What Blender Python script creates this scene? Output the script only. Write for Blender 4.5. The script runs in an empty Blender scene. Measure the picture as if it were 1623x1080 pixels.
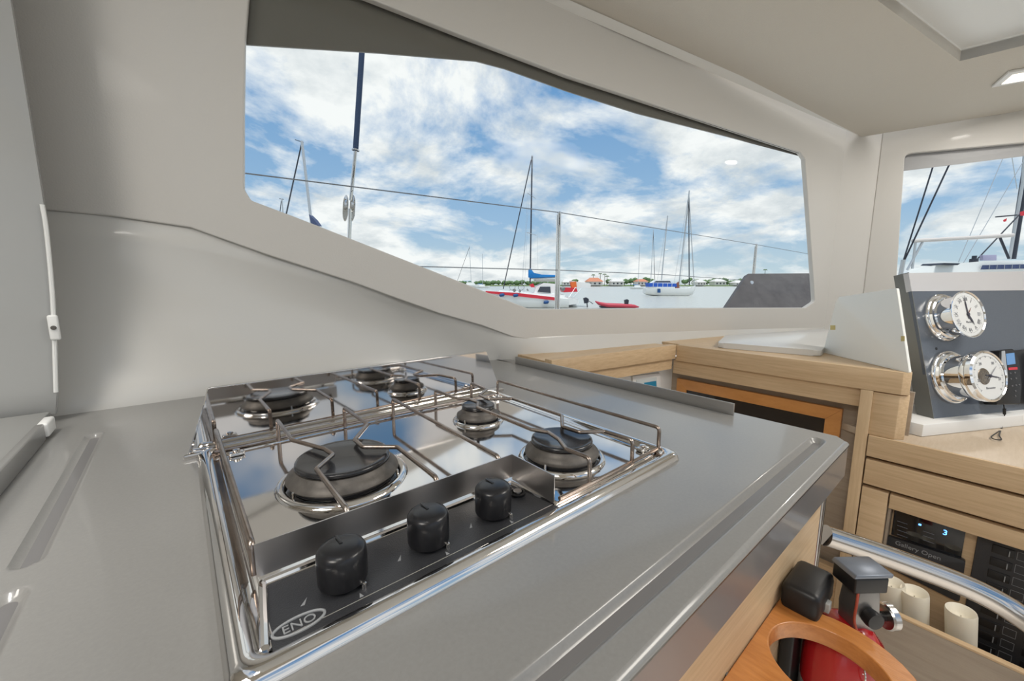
import bpy, bmesh, math, random
from mathutils import Vector, Matrix
random.seed(7)
S = bpy.context.scene
COL = S.collection
pi = math.pi

# ------------------------------------------------------------------ camera
W, H = 1623, 1080
CX, CY = W/2, H/2
VA = Vector((1585-CX, 449-CY)); VB = Vector((277-CX, 449-CY))
F = math.sqrt(-(VA.dot(VB)))
a = Vector((VA.x, VA.y, F)).normalized()      # world +x in camera axes (x right, y down, z forward)
b = Vector((VB.x, VB.y, F)).normalized()      # world +y
c = a.cross(b).normalized()                   # world +z
RM = Matrix((a, b, c))
CAM = Vector((0, 0, .225))                    # z = 0 is the galley worktop
cam = bpy.data.cameras.new('camera'); co = bpy.data.objects.new('camera', cam); COL.objects.link(co)
cam.sensor_width = 36; cam.lens = F/W*36; cam.clip_start = .02; cam.clip_end = 3000
right = RM @ Vector((1, 0, 0)); down = RM @ Vector((0, 1, 0)); fwd = RM @ Vector((0, 0, 1))
co.matrix_world = Matrix.Translation(CAM) @ Matrix((right, -down, -fwd)).transposed().to_4x4()
S.camera = co
cam.dof.use_dof = False

# ------------------------------------------------------------------ world: bright broken cloud over blue
SKY = 0.88
wd = bpy.data.worlds.new('sky'); S.world = wd; wd.use_nodes = True
nt = wd.node_tree; N = nt.nodes; L = nt.links; N.clear()
def nd(t, **k):
    n = N.new(t)
    for q, v in k.items(): setattr(n, q, v)
    return n
tc = nd('ShaderNodeTexCoord'); sep = nd('ShaderNodeSeparateXYZ'); L.new(tc.outputs['Generated'], sep.inputs[0])
def mth(op, A, B=None, cl=False):
    n = nd('ShaderNodeMath', operation=op, use_clamp=cl)
    for i, q in enumerate((A, B)):
        if q is None: continue
        if isinstance(q, (int, float)): n.inputs[i].default_value = q
        else: L.new(q, n.inputs[i])
    return n.outputs[0]
zz = mth('MAXIMUM', sep.outputs[2], 0.0)
den = mth('ADD', zz, 0.30)
px_ = mth('DIVIDE', sep.outputs[0], den); py_ = mth('DIVIDE', sep.outputs[1], den)
cmb = nd('ShaderNodeCombineXYZ'); L.new(px_, cmb.inputs[0]); L.new(py_, cmb.inputs[1])
def noise(scale, det, rough, off, dist=0.0):
    mp = nd('ShaderNodeMapping'); mp.inputs['Location'].default_value = off
    L.new(cmb.outputs[0], mp.inputs[0])
    n = nd('ShaderNodeTexNoise'); n.inputs['Scale'].default_value = scale; n.inputs['Detail'].default_value = det
    n.inputs['Roughness'].default_value = rough; n.inputs['Distortion'].default_value = dist
    L.new(mp.outputs[0], n.inputs['Vector']); return n.outputs[0]
n1 = noise(1.5, 12, .60, (8.3, 4.6, 4), .25)
n2 = noise(3.6, 9, .60, (9.3, 1.2, 2))
r1 = nd('ShaderNodeValToRGB'); L.new(n1, r1.inputs[0])
r1.color_ramp.elements[0].position = .415; r1.color_ramp.elements[0].color = (0, 0, 0, 1)
r1.color_ramp.elements[1].position = .54; r1.color_ramp.elements[1].color = (1, 1, 1, 1)
r2 = nd('ShaderNodeValToRGB'); L.new(n2, r2.inputs[0])          # cloud body: white to soft grey
r2.color_ramp.elements[0].position = .36; r2.color_ramp.elements[0].color = (.78, .83, .87, 1)
r2.color_ramp.elements[1].position = .56; r2.color_ramp.elements[1].color = (1.12, 1.13, 1.13, 1)
rb = nd('ShaderNodeValToRGB'); L.new(zz, rb.inputs[0])          # clear air: pale at the horizon, blue above
rb.color_ramp.elements[0].position = 0; rb.color_ramp.elements[0].color = (.66, .80, .86, 1)
rb.color_ramp.elements[1].position = .45; rb.color_ramp.elements[1].color = (.15, .36, .70, 1)
e = rb.color_ramp.elements.new(.14); e.color = (.38, .59, .84, 1)
mx = nd('ShaderNodeMix', data_type='RGBA'); L.new(r1.outputs[0], mx.inputs['Factor'])
L.new(rb.outputs[0], mx.inputs['A']); L.new(r2.outputs[0], mx.inputs['B'])
bg = nd('ShaderNodeBackground'); bg.inputs[1].default_value = SKY; L.new(mx.outputs['Result'], bg.inputs[0])
out = nd('ShaderNodeOutputWorld'); L.new(bg.outputs[0], out.inputs[0])

# ------------------------------------------------------------------ sun (veiled)
sl = bpy.data.lights.new('sun', 'SUN'); sl.energy = 3.0; sl.angle = math.radians(20); sl.color = (1, .97, .92)
so = bpy.data.objects.new('sun', sl); COL.objects.link(so)
so.rotation_euler = Vector((.12, .30, -1)).to_track_quat('-Z', 'Y').to_euler()

S.view_settings.view_transform = 'Standard'; S.view_settings.look = 'None'
S.view_settings.gamma = 1; S.view_settings.use_curve_mapping = False
S.view_settings.exposure = 0.0
LAMP = 19.0

# ------------------------------------------------------------------ pixel -> world on real planes
def ray(x, y): return right*(x-CX) + down*(y-CY) + fwd*F
def on(p, P0, n):
    d = ray(*p); n = Vector(n); return CAM + d*((Vector(P0)-CAM).dot(n)/d.dot(n))
def Z(x, y, z): return on((x, y), (0, 0, z), (0, 0, 1))
def Y(x, y, v): return on((x, y), (0, v, 0), (0, 1, 0))
def X(x, y, v): return on((x, y), (v, 0, 0), (1, 0, 0))
fh = Vector((fwd.x, fwd.y, 0)).normalized(); rh = Vector((right.x, right.y, 0)).normalized(); UP = Vector((0, 0, 1))
def D(x, y, dist):                             # at a horizontal distance ahead of the camera
    d = ray(x, y); return CAM + d*(dist/d.dot(fh))
def hd(deg): r = math.radians(deg); return fh*math.cos(r) + rh*math.sin(r)

# ------------------------------------------------------------------ materials
MATS = {}
def mat(name, col, rough=.5, metal=0, noise_=None, bump=0, bscale=200, coat=0, emit=None, es=1, trans=0, ior=1.45, spec=.5, col2=None, stretch=None, alpha=1):
    if name in MATS: return MATS[name]
    m = bpy.data.materials.new(name); m.use_nodes = True; t = m.node_tree; p = t.nodes['Principled BSDF']
    p.inputs['Base Color'].default_value = (*col, 1); p.inputs['Roughness'].default_value = rough
    p.inputs['Metallic'].default_value = metal; p.inputs['IOR'].default_value = ior
    p.inputs['Coat Weight'].default_value = coat; p.inputs['Coat Roughness'].default_value = .08
    p.inputs['Specular IOR Level'].default_value = spec
    if trans: p.inputs['Transmission Weight'].default_value = trans
    if emit: p.inputs['Emission Color'].default_value = (*emit, 1); p.inputs['Emission Strength'].default_value = es
    tcn = t.nodes.new('ShaderNodeTexCoord'); mp = t.nodes.new('ShaderNodeMapping')
    t.links.new(tcn.outputs['Object'], mp.inputs[0])
    if stretch: mp.inputs['Scale'].default_value = stretch
    if col2:
        n = t.nodes.new('ShaderNodeTexNoise'); n.inputs['Scale'].default_value = noise_ or 20; n.inputs['Detail'].default_value = 6
        n.inputs['Roughness'].default_value = .65
        t.links.new(mp.outputs[0], n.inputs['Vector'])
        r = t.nodes.new('ShaderNodeValToRGB'); r.color_ramp.elements[0].position = .3; r.color_ramp.elements[1].position = .7
        r.color_ramp.elements[0].color = (*col, 1); r.color_ramp.elements[1].color = (*col2, 1)
        t.links.new(n.outputs[0], r.inputs[0]); t.links.new(r.outputs[0], p.inputs['Base Color'])
    if bump:
        n = t.nodes.new('ShaderNodeTexNoise'); n.inputs['Scale'].default_value = bscale; n.inputs['Detail'].default_value = 3
        t.links.new(mp.outputs[0], n.inputs['Vector'])
        bn = t.nodes.new('ShaderNodeBump'); bn.inputs['Strength'].default_value = bump; bn.inputs['Distance'].default_value = .002
        t.links.new(n.outputs[0], bn.inputs['Height']); t.links.new(bn.outputs[0], p.inputs['Normal'])
    MATS[name] = m; return m
WALL = mat('gelcoat_matte', (.625, .605, .57), .5, bump=.12, bscale=350, coat=.05)
GLOSS = mat('gelcoat_gloss', (.65, .64, .61), .26, coat=.25)
WHITE = mat('white_paint', (.80, .80, .78), .3)
HEAD = mat('headliner', (.60, .56, .495), .75, bump=.35, bscale=500)
HATCHM = mat('white_hatch_panel', (.80, .81, .80), .5)
TOP = mat('grey_solid_surface', (.235, .23, .22), .30, col2=(.26, .255, .243), noise_=300, coat=.5)
APRON = mat('dark_grey_edge', (.17, .165, .165), .3, coat=.3)
STEEL = mat('polished_steel', (.72, .70, .68), .07, 1)
STEELB = mat('brushed_steel', (.50, .49, .48), .3, 1, bump=.1, bscale=120, stretch=(1, 1, 12))
WIRE = mat('heat_tinted_steel', (.46, .41, .37), .26, 1, col2=(.27, .20, .16), noise_=25)
CHROME = mat('chrome', (.88, .88, .88), .04, 1)
BLACK = mat('black_enamel', (.02, .02, .022), .22, coat=.4)
SATIN = mat('black_satin_panel', (.035, .036, .04), .38, bump=.2, bscale=900)
KNOB = mat('black_knob', (.014, .014, .016), .28)
BURN = mat('worn_burner_alloy', (.10, .092, .083), .5, .45, col2=(.17, .155, .14), noise_=60)
PRINT = mat('grey_print', (.30, .31, .32), .5)
def wood(name, c1, c2, st, rough=.45, coat=.1):
    return mat(name, c1, rough, col2=c2, noise_=9, stretch=st, bump=.15, bscale=60, coat=coat)
OAKY = wood('light_oak_along_y', (.54, .375, .215), (.68, .50, .31), (22, 1.0, 22))
OAKX = wood('light_oak_along_x', (.54, .375, .215), (.68, .50, .31), (1.0, 22, 22))
OAKZ = wood('light_oak_upright', (.56, .40, .235), (.68, .505, .315), (22, 22, 1.2))
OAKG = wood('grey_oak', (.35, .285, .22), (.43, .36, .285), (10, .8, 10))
CHERRY = wood('orange_cherry', (.42, .15, .035), (.60, .25, .07), (12, 2, 12), .3, .3)
FRAMEW = wood('honey_frame', (.55, .24, .07), (.66, .31, .10), (5, 2, 5), .35, .3)
RED = mat('red_enamel', (.42, .012, .014), .2, coat=.6)
RUBBER = mat('black_plastic', (.012, .012, .013), .4)
WAX = mat('cream_wax', (.86, .80, .66), .5)
PANELG = mat('dark_grey_laminate', (.085, .10, .125), .28, col2=(.10, .12, .15), noise_=400, coat=.2)
PLATEG = mat('grey_plate', (.17, .175, .165), .4)
TVG = mat('black_glass', (.012, .013, .016), .05, coat=.5)
DIAL = mat('ivory_dial', (.70, .71, .70), .35)
FRIT = mat('black_glass_band', (.15, .135, .12), .12, coat=.6)
def glass():
    m = bpy.data.materials.new('window_glass'); m.use_nodes = True; t = m.node_tree; t.nodes.clear()
    o = t.nodes.new('ShaderNodeOutputMaterial'); tr = t.nodes.new('ShaderNodeBsdfTransparent'); g = t.nodes.new('ShaderNodeBsdfGlossy')
    g.inputs['Roughness'].default_value = .02; tr.inputs[0].default_value = (.97, .985, .98, 1)
    fr = t.nodes.new('ShaderNodeFresnel'); fr.inputs[0].default_value = 1.12
    mm = t.nodes.new('ShaderNodeMixShader'); 
    ge = t.nodes.new('ShaderNodeNewGeometry'); iv = t.nodes.new('ShaderNodeMath'); iv.operation = 'SUBTRACT'; iv.inputs[0].default_value = 1; t.links.new(ge.outputs['Backfacing'], iv.inputs[1])
    ml = t.nodes.new('ShaderNodeMath'); ml.operation = 'MULTIPLY'; t.links.new(fr.outputs[0], ml.inputs[0]); t.links.new(iv.outputs[0], ml.inputs[1]); t.links.new(ml.outputs[0], mm.inputs[0]); t.links.new(tr.outputs[0], mm.inputs[1]); t.links.new(g.outputs[0], mm.inputs[2])
    t.links.new(mm.outputs[0], o.inputs[0]); return m
GLASS = glass()
def flat(name, col, rough=.5, **k): return mat(name, col, rough, **k)
HULLW = flat('boat_white', (.82, .83, .82), .35); HULLR = flat('boat_red', (.62, .03, .05), .4)
SAILB = flat('sail_cover_blue', (.01, .20, .55), .6); FENDB = flat('fender_blue', (.01, .07, .22), .5)
SPARD = flat('dark_spar', (.03, .035, .05), .4); SPARL = flat('alloy_spar', (.50, .52, .54), .35, metal=.6)
SHADE = flat('cabin_glass', (.05, .06, .08), .15)
ROOFO = flat('terracotta_roof', (.55, .22, .13), .8); HOUSEW = flat('house_wall', (.72, .70, .66), .8)
LEAF = flat('foliage', (.07, .13, .06), .9, col2=(.16, .24, .11), noise_=.8)
DINGR = flat('dinghy_red', (.50, .05, .08), .5)

# ------------------------------------------------------------------ object helpers
def tagit(o, label=None, cat=None, group=None, kind=None):
    if label: o['label'] = label
    if cat: o['category'] = cat
    if group: o['group'] = group
    if kind: o['kind'] = kind
    return o
def thing(name, label, cat, loc=(0, 0, 0), group=None):
    o = bpy.data.objects.new(name, None); COL.objects.link(o); o.location = loc; o.empty_display_size = .05
    return tagit(o, label, cat, group)
def link(name, me, m, parent=None, smooth=None):
    if m and not me.materials: me.materials.append(m)
    o = bpy.data.objects.new(name, me); COL.objects.link(o)
    if parent:
        o.parent = parent
        o.matrix_parent_inverse = Matrix.Translation(-parent.location)
    if smooth is not None:
        for p in me.polygons: p.use_smooth = True
        try:
            mod = None
            me.set_sharp_from_angle(angle=math.radians(smooth))
        except Exception: pass
    return o
def obj(name, bm, m, parent=None, smooth=35):
    bmesh.ops.recalc_face_normals(bm, faces=bm.faces)
    me = bpy.data.meshes.new(name); bm.to_mesh(me); bm.free()
    return link(name, me, m, parent, smooth)
def B(): return bmesh.new()
def add_box(bm, lo, hi, bev=0, M=None):
    r = bmesh.ops.create_cube(bm, size=1)
    vs = r['verts']
    lo = Vector(lo); hi = Vector(hi)
    for v in vs: v.co = Vector(((lo[i]+hi[i])/2 + v.co[i]*(hi[i]-lo[i]) for i in range(3)))
    if bev:
        es = list({e for v in vs for e in v.link_edges})
        g = bmesh.ops.bevel(bm, geom=es, offset=bev, segments=3, affect='EDGES', profile=.5)
        vs = list({v for f in g['faces'] for v in f.verts} | {v for v in vs if v.is_valid})
    if M:
        for v in vs: v.co = M @ v.co
    return bm
def box(lo, hi, bev=0, M=None): return add_box(B(), lo, hi, bev, M)
def fillet(pts, r, seg=5, closed=False):
    out = []; n = len(pts); pts = [Vector(p) for p in pts]
    for i, p in enumerate(pts):
        if not closed and i in (0, n-1): out.append(p); continue
        u = pts[i-1]-p; w = pts[(i+1) % n]-p; lu, lw = u.length, w.length
        if lu < 1e-6 or lw < 1e-6: out.append(p); continue
        u /= lu; w /= lw
        ang = u.angle(w, pi)
        if ang > 3.05: out.append(p); continue
        t = min(r/math.tan(ang/2), lu*.45, lw*.45)
        A_, B_ = p+u*t, p+w*t
        for k in range(seg+1):
            s = k/seg; out.append(A_*(1-s)**2 + p*2*s*(1-s) + B_*s*s)
    return out
def add_tube(bm, pts, r, seg=10, closed=False, cap=True):
    pts = [Vector(p) for p in pts]; n = len(pts); rings = []
    rr = r if isinstance(r, (list, tuple)) else [r]*n
    prev = None
    for i, p in enumerate(pts):
        if closed: t = (pts[(i+1) % n]-pts[i-1])
        else: t = pts[min(i+1, n-1)]-pts[max(i-1, 0)]
        t.normalize()
        if prev is None:
            q = Vector((0, 0, 1)) if abs(t.z) < .9 else Vector((1, 0, 0))
            u = (q - t*q.dot(t)).normalized()
        else:
            u = prev - t*prev.dot(t)
            u = u.normalized() if u.length > 1e-6 else t.orthogonal().normalized()
        prev = u; w = t.cross(u)
        rings.append([bm.verts.new(p + (u*math.cos(2*pi*k/seg)+w*math.sin(2*pi*k/seg))*rr[i]) for k in range(seg)])
    for i in range(n if closed else n-1):
        A_, B_ = rings[i], rings[(i+1) % n]
        for k in range(seg): bm.faces.new((A_[k], A_[(k+1) % seg], B_[(k+1) % seg], B_[k]))
    if not closed and cap:
        bm.faces.new(rings[0][::-1]); bm.faces.new(rings[-1])
    return bm
def tube(pts, r, seg=10, closed=False): return add_tube(B(), pts, r, seg, closed)
def add_lathe(bm, prof, o=(0, 0, 0), ax=(0, 0, 1), seg=40):
    ax = Vector(ax).normalized(); u = ax.orthogonal().normalized(); w = ax.cross(u); o = Vector(o); rings = []
    for r, h in prof:
        if r < 1e-6: rings.append([bm.verts.new(o+ax*h)])
        else: rings.append([bm.verts.new(o+ax*h+(u*math.cos(2*pi*k/seg)+w*math.sin(2*pi*k/seg))*r) for k in range(seg)])
    for A_, B_ in zip(rings, rings[1:]):
        for k in range(seg):
            k2 = (k+1) % seg
            if len(A_) == 1 and len(B_) == 1: continue
            if len(A_) == 1: bm.faces.new((A_[0], B_[k2], B_[k]))
            elif len(B_) == 1: bm.faces.new((A_[k], A_[k2], B_[0]))
            else: bm.faces.new((A_[k], A_[k2], B_[k2], B_[k]))
    return bm
def lathe(prof, o=(0, 0, 0), ax=(0, 0, 1), seg=40): return add_lathe(B(), prof, o, ax, seg)
def add_prism(bm, poly, ext):
    ext = Vector(ext); A_ = [bm.verts.new(Vector(p)) for p in poly]; B_ = [bm.verts.new(Vector(p)+ext) for p in poly]
    n = len(poly); bm.faces.new(A_[::-1]); bm.faces.new(B_)
    for i in range(n): bm.faces.new((A_[i], A_[(i+1) % n], B_[(i+1) % n], B_[i]))
    return bm
def prism(poly, ext, bev=0, seg=2):
    bm = add_prism(B(), poly, ext)
    if bev: bmesh.ops.bevel(bm, geom=bm.edges[:], offset=bev, segments=seg, affect='EDGES', profile=.5)
    return bm
def plate(name, outer, holes, n, th, m, parent=None, bev=0):
    """flat plate with holes: outline points in world, thickness th along n from the outline plane"""
    n = Vector(n).normalized(); o = Vector(outer[0]); u = (Vector(outer[1])-o); u = (u-n*u.dot(n)).normalized(); w = n.cross(u)
    cu = bpy.data.curves.new('outline', 'CURVE'); cu.dimensions = '2D'; cu.fill_mode = 'BOTH'
    for poly in [outer]+list(holes):
        sp = cu.splines.new('POLY'); sp.points.add(len(poly)-1); sp.use_cyclic_u = True
        for i, p in enumerate(poly):
            q = Vector(p)-o; sp.points[i].co = (q.dot(u), q.dot(w), 0, 1)
    cu.extrude = abs(th)/2
    if bev: cu.bevel_depth = bev; cu.bevel_resolution = 3; cu.offset = -bev
    t = bpy.data.objects.new('t', cu); COL.objects.link(t)
    me = bpy.data.meshes.new_from_object(t.evaluated_get(bpy.context.evaluated_depsgraph_get()))
    bpy.data.objects.remove(t); me.name = name
    M = Matrix((u, w, n)).transposed().to_4x4(); M.translation = o + n*(th/2)
    me.transform(M)
    me.materials.clear()
    return link(name, me, m, parent, 30)
def text(name, s, size, o, u, w, m, parent=None, th=.0003, align='CENTER', depth=None):
    cu = bpy.data.curves.new(name, 'FONT'); cu.body = s; cu.size = size; cu.align_x = align; cu.align_y = 'CENTER'; cu.extrude = th
    t = bpy.data.objects.new('t', cu); COL.objects.link(t)
    me = bpy.data.meshes.new_from_object(t.evaluated_get(bpy.context.evaluated_depsgraph_get())); bpy.data.objects.remove(t); me.name = name
    u = Vector(u).normalized(); w = Vector(w).normalized(); n = u.cross(w)
    M = Matrix((u, w, n)).transposed().to_4x4(); M.translation = Vector(o)
    me.transform(M); me.materials.clear(); return link(name, me, m, parent)
def poly_on(pts, f, *a): return [f(x, y, *a) for x, y in pts]
def ico(bm, o, r, sub=2, jit=0, sc=(1, 1, 1)):
    g = bmesh.ops.create_icosphere(bm, subdivisions=sub, radius=1)
    for v in g['verts']:
        k = r*(1+random.uniform(-jit, jit)); v.co = Vector(o)+Vector((v.co.x*k*sc[0], v.co.y*k*sc[1], v.co.z*k*sc[2]))
    return bm
FLOORZ = -.92
def smoothline_(p, n=8):
    o_ = []
    for i in range(len(p)-1):
        p0, p1, p2, p3 = p[max(i-1, 0)], p[i], p[i+1], p[min(i+2, len(p)-1)]
        for k in range(n):
            s = k/n; o_.append(.5*((2*p1)+(p2-p0)*s+(2*p0-5*p1+4*p2-p3)*s*s+(-p0+3*p1-3*p2+p3)*s**3))
    return o_+[p[-1]]

# ================================================================== THE SHELL
WU0 = Vector((-.171, 1.11, 0)); wa = math.radians(13.9)
WUd = Vector((math.cos(wa), -math.sin(wa), 0)); WUn = Vector((-math.sin(wa), -math.cos(wa), 0))   # normal into the room
def WU(x, y, off=0): return on((x, y), WU0 - WUn*off, WUn)
def wu_at(xw, z, off=0):                         # point of the side wall plane at world x
    k = (xw-WU0.x)/WUd.x; p = WU0 + WUd*k - WUn*off; p.z = z; return p
c1 = WU(1318, 400)
strip_d = hd(95); strip_n = Vector((-strip_d.y, strip_d.x, 0))
if strip_n.dot(c1-CAM) > 0: strip_n = -strip_n
c2 = on((1376, 400), c1, strip_n)
WFd = hd(126.5); WFn = Vector((-WFd.y, WFd.x, 0))
if WFn.dot(c2-CAM) > 0: WFn = -WFn
def WF(x, y, off=0): return on((x, y), c2 - WFn*off, WFn)
def vert_at(p, z): return Vector((p.x, p.y, z))
TOPZ = 1.45
crease = [(68, 333), (178, 343), (302, 361), (344, 376), (420, 403), (560, 448), (628, 473), (696, 497), (763, 516), (812, 534), (845, 540), (1000, 531), (1150, 525), (1318, 520)]
cr = [WU(*p) for p in crease]
cr0 = wu_at(-.9, cr[0].z)
outer = [cr0]+cr+[vert_at(c1, TOPZ), wu_at(-.9, TOPZ)]
win_px = [(400, -75), (389, 60), (387, 180), (387, 300), (398, 318), (470, 345), (836, 489), (860, 490), (1100, 488.5), (1276, 488), (1291, 478), (1290, 462), (1275, 252), (1268, 242), (1060, 174), (900, 121), (732, 57), (588, 0), (430, -60)]
win = fillet([WU(*p) for p in win_px], .012, 4, True)
o = plate('wall_side', outer, [win], WUn, -.012, WALL, bev=.003); o['kind'] = 'structure'
# glass and its dark printed band
gl = [p - WUn*.013 for p in fillet([WU(*p) for p in [(385, -90), (375, 180), (375, 320), (480, 365), (830, 499), (1110, 497), (1303, 496), (1303, 470), (1285, 235), (900, 105), (560, -30), (430, -90)]], .01, 3, True)]
o = plate('window_1', gl, [], WUn, -.006, GLASS); o['kind'] = 'structure'
fr_px = [(370, 69.5), (600, 84), (755, 97), (800, 109), (900, 145), (1010, 180), (1150, 216), (1282, 251), (1300, 235), (1100, 150), (900, 95), (560, -40), (430, -100), (370, -80)]
o = plate('trim_1', [WU(*p, .021) for p in fr_px], [], WUn, -.004, FRIT); o['kind'] = 'structure'
g = fillet([WU(*p, .006) for p in [(1268, 243), (1276, 252), (1291.5, 470), (1291, 480), (1284, 487.5)]], .006, 4)
o = obj('trim_2', tube(g, .0035, 8), RUBBER); o['kind'] = 'structure'
g = fillet([WU(*p, .006) for p in [(570, -7), (732, 57.5), (900, 121.5), (1060, 175), (1268, 243)]], .006, 4)
o = obj('trim_3', tube(g, .002, 8), RUBBER); o['kind'] = 'structure'
# corner strip and forward wall with the second window
zc = WU(1318, 520).z
bm = B()
for p, q in [(c1, c2)]:
    add_prism(bm, [vert_at(p, -.2), vert_at(q, -.2), vert_at(q, TOPZ), vert_at(p, TOPZ)], -strip_n*.014)
o = obj('wall_corner', bm, WALL); o['kind'] = 'structure'
fo = [vert_at(c2, -.4), vert_at(c2 + WFd*2.6, -.4), vert_at(c2 + WFd*2.6, TOPZ), vert_at(c2, TOPZ)]
w2 = fillet([WF(*p) for p in [(1434, 244), (1419, 470), (1700, 470), (1700, 219)]], .02, 4, True)
o = plate('wall_front', fo, [w2], WFn, -.016, WALL, bev=.003); o['kind'] = 'structure'
o = plate('window_2', [WF(*p, .017) for p in [(1425, 236), (1405, 480), (1715, 480), (1715, 205)]], [], WFn, -.006, GLASS); o['kind'] = 'structure'
BAND2 = flat('pale_window_band', (.50, .47, .49), .5)  # pale band across the top of the right window
o = plate('trim_4', [WF(*p, .025) for p in [(1420, 272.5), (1420, 230), (1715, 200), (1715, 236)]], [], WFn, -.004, BAND2); o['kind'] = 'structure'
for i, (q, nn) in enumerate([(WU(348, 333, -.0005), WUn), (WU(847, 515, -.0005), WUn), (WU(1115, 503, -.0005), WUn), (WU(1298, 382, -.0005), WUn), (WU(1292, 228, -.0005), WUn), (WF(1411, 234, -.0005), WFn), (WF(1402, 390, -.0005), WFn)]):
    o = obj('trim_%d' % (9+i), lathe([(.0055, 0), (.005, .0008), (0, .001)], q, nn, 20), mat('screw_cover', (.52, .50, .47), .5)); o['kind'] = 'structure'
# lower lining of the hull behind the cooker and the ledge, set just behind the upper one
low = [(-.9, 1.0), (-.171, 1.0), (.03, .995), (.10, .995), (.20, .99), (.35, .985), (.46, .98), (.57, .975), (.68, .968), (.76, .93), (.80, .865), (.95, .80), (1.24, .74), (1.75, .62), (2.6, .42)]
upc = [cr0 - WUn*.012] + [p - WUn*.012 for p in cr]
bm = B(); rows = []
for k in range(len(low)):
    q = Vector((low[k][0], low[k][1], -.03)); t = upc[min(k, len(upc)-1)] + Vector((0, 0, .02)); col = []
    for j in range(7):
        s = j/6; p = q.lerp(t, s)
        if k < 8: p += Vector((0, 1, 0))*(.035*math.sin(s*pi))
        col.append(bm.verts.new(p))
    rows.append(col)
for A_, B_ in zip(rows, rows[1:]):
    for j in range(6): bm.faces.new((A_[j], B_[j], B_[j+1], A_[j+1]))
o = obj('wall_hull', bm, GLOSS, smooth=60); o['kind'] = 'structure'
m = o.modifiers.new('thick', 'SOLIDIFY'); m.thickness = .02; m.offset = 0
# ceiling: headliner panels folding up to a recessed hatch field
Cc = on((1366, 217), (c1+c2)/2, strip_n)
Ec = WU(870, 0); 
G = Z(1521, 97, Cc.z+.05); n1_ = (Ec-Cc).cross(G-Cc).normalized()
dv = Ec-Cc; Hh = on((1390, 0), Cc, n1_); gh = (Hh-G); gh = gh*(dv.length*1.5/gh.length)
Wz = Vector((0, 0, 1))
# keep the forward headliner edge parallel to the forward wall
P1 = [Cc, Cc+dv*2.1, G+gh, G]
bm = B(); add_prism(bm, P1, Wz*.03); o = obj('ceiling', bm, HEAD); o['kind'] = 'structure'
e2 = WF(1623, 175)-Cc; e2 = e2*(1.9/e2.length)
Gr = on((1623, 72), Cc, (e2.cross(G-Cc)).normalized()); g2 = (Gr-G); g2 = g2*(1.7/g2.length)

bm = B(); add_prism(bm, [Cc, G, G+g2, Cc+e2], Wz*.03); o = obj('ceiling_forward', bm, HEAD); o['kind'] = 'structure'
HZ = .035
bm = B(); add_prism(bm, [G, G+gh, G+gh+Wz*HZ, G+Wz*HZ], hd(-10)*.004); add_prism(bm, [G, G+g2, G+g2+Wz*HZ, G+Wz*HZ], hd(-10)*.004)
o = obj('trim_5', bm, WHITE); o['kind'] = 'structure'
bm = B(); add_prism(bm, [G+Wz*HZ, G+gh+Wz*HZ, G+gh+g2+Wz*HZ, G+g2+Wz*HZ], Wz*.03)
o = obj('ceiling_recess', bm, HATCHM); o['kind'] = 'structure'
# small cove along the top of the side wall
a1 = WU(858, 0); b1 = Cc - WUn*0
cov = B(); d1 = (b1-a1)
add_prism(cov, [a1-d1*1.5+WUn*0, a1-d1*1.5+WUn*.03+Wz*.006, a1-d1*1.5+Wz*.03], d1*2.48)
o = obj('trim_6', cov, WHITE); o['kind'] = 'structure'
# floor and the rest of the saloon behind the photographer
bm = box((-2.6, -3.2, FLOORZ-.04), (4.2, 1.6, FLOORZ)); o = obj('floor', bm, wood('pale_sole', (.62, .58, .52), (.72, .68, .62), (2, 20, 2))); o['kind'] = 'structure'
bm = B(); add_box(bm, (-2.6, -3.2, FLOORZ), (3.6, -3.16, -.1))
o = obj('wall_far_side', bm, WALL); o['kind'] = 'structure'
bm = B(); add_box(bm, (-2.6, -3.2, 1.16), (-.6, 1.5, 1.2)); add_box(bm, (-.6, -.9, 1.16), (.3, -.1, 1.2)); o = obj('ceiling_aft_added', bm, HEAD); o['kind'] = 'structure'  # unseen aft ceiling, added to darken the left of the galley

bm = B(); add_box(bm, (-2.64, -3.2, FLOORZ), (-2.6, -.9, 1.2)); add_box(bm, (-2.64, -.1, FLOORZ), (-2.6, 1.5, 1.2)); add_box(bm, (-2.6, 1.46, FLOORZ), (-.9, 1.5, 1.2)); o = obj('wall_aft_added', bm, WALL); o['kind'] = 'structure'  # unseen wall with door gap, added to hold back light from aft
# ================================================================== LEFT LOCKER, end of the galley
t = thing('wall_locker', 'tall white gloss locker standing at the left end of the grey worktop', 'locker', (-.4, .8, 0))
side = prism([Vector((x, .962, z)) for x, z in [(-.9, .013), (-.168, .013), (-.162, .06), (-.150, .20), (-.1455, .335), (-.1455, .46), (-.147, .9), (-.147, 1.3), (-.9, 1.3)]], (0, .012, 0), .0015)
obj('side_panel', side, mat('locker_gloss', (.36, .362, .352), .25, coat=.3), t)
bm = tube(smoothline_([Vector((-.164, .958, .05)), Vector((-.152, .958, .19)), Vector((-.1465, .958, .30)), Vector((-.1465, .958, .345))]), .0028, 8)
obj('seam_filler', bm, WHITE, t)
bm = box((-.160, .950, .135), (-.148, .957, .175), .003); hg = obj('latch_plate', bm, WHITE, t)
obj('screw', lathe([(0, .0035), (.003, .003), (.0035, 0)], (-.154, .950, .155), (0, -1, 0), 12), BURN, hg)
obj('edge_clip', box((-.172, .86, .003), (-.160, .905, .024), .003), WHITE, t)
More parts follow.
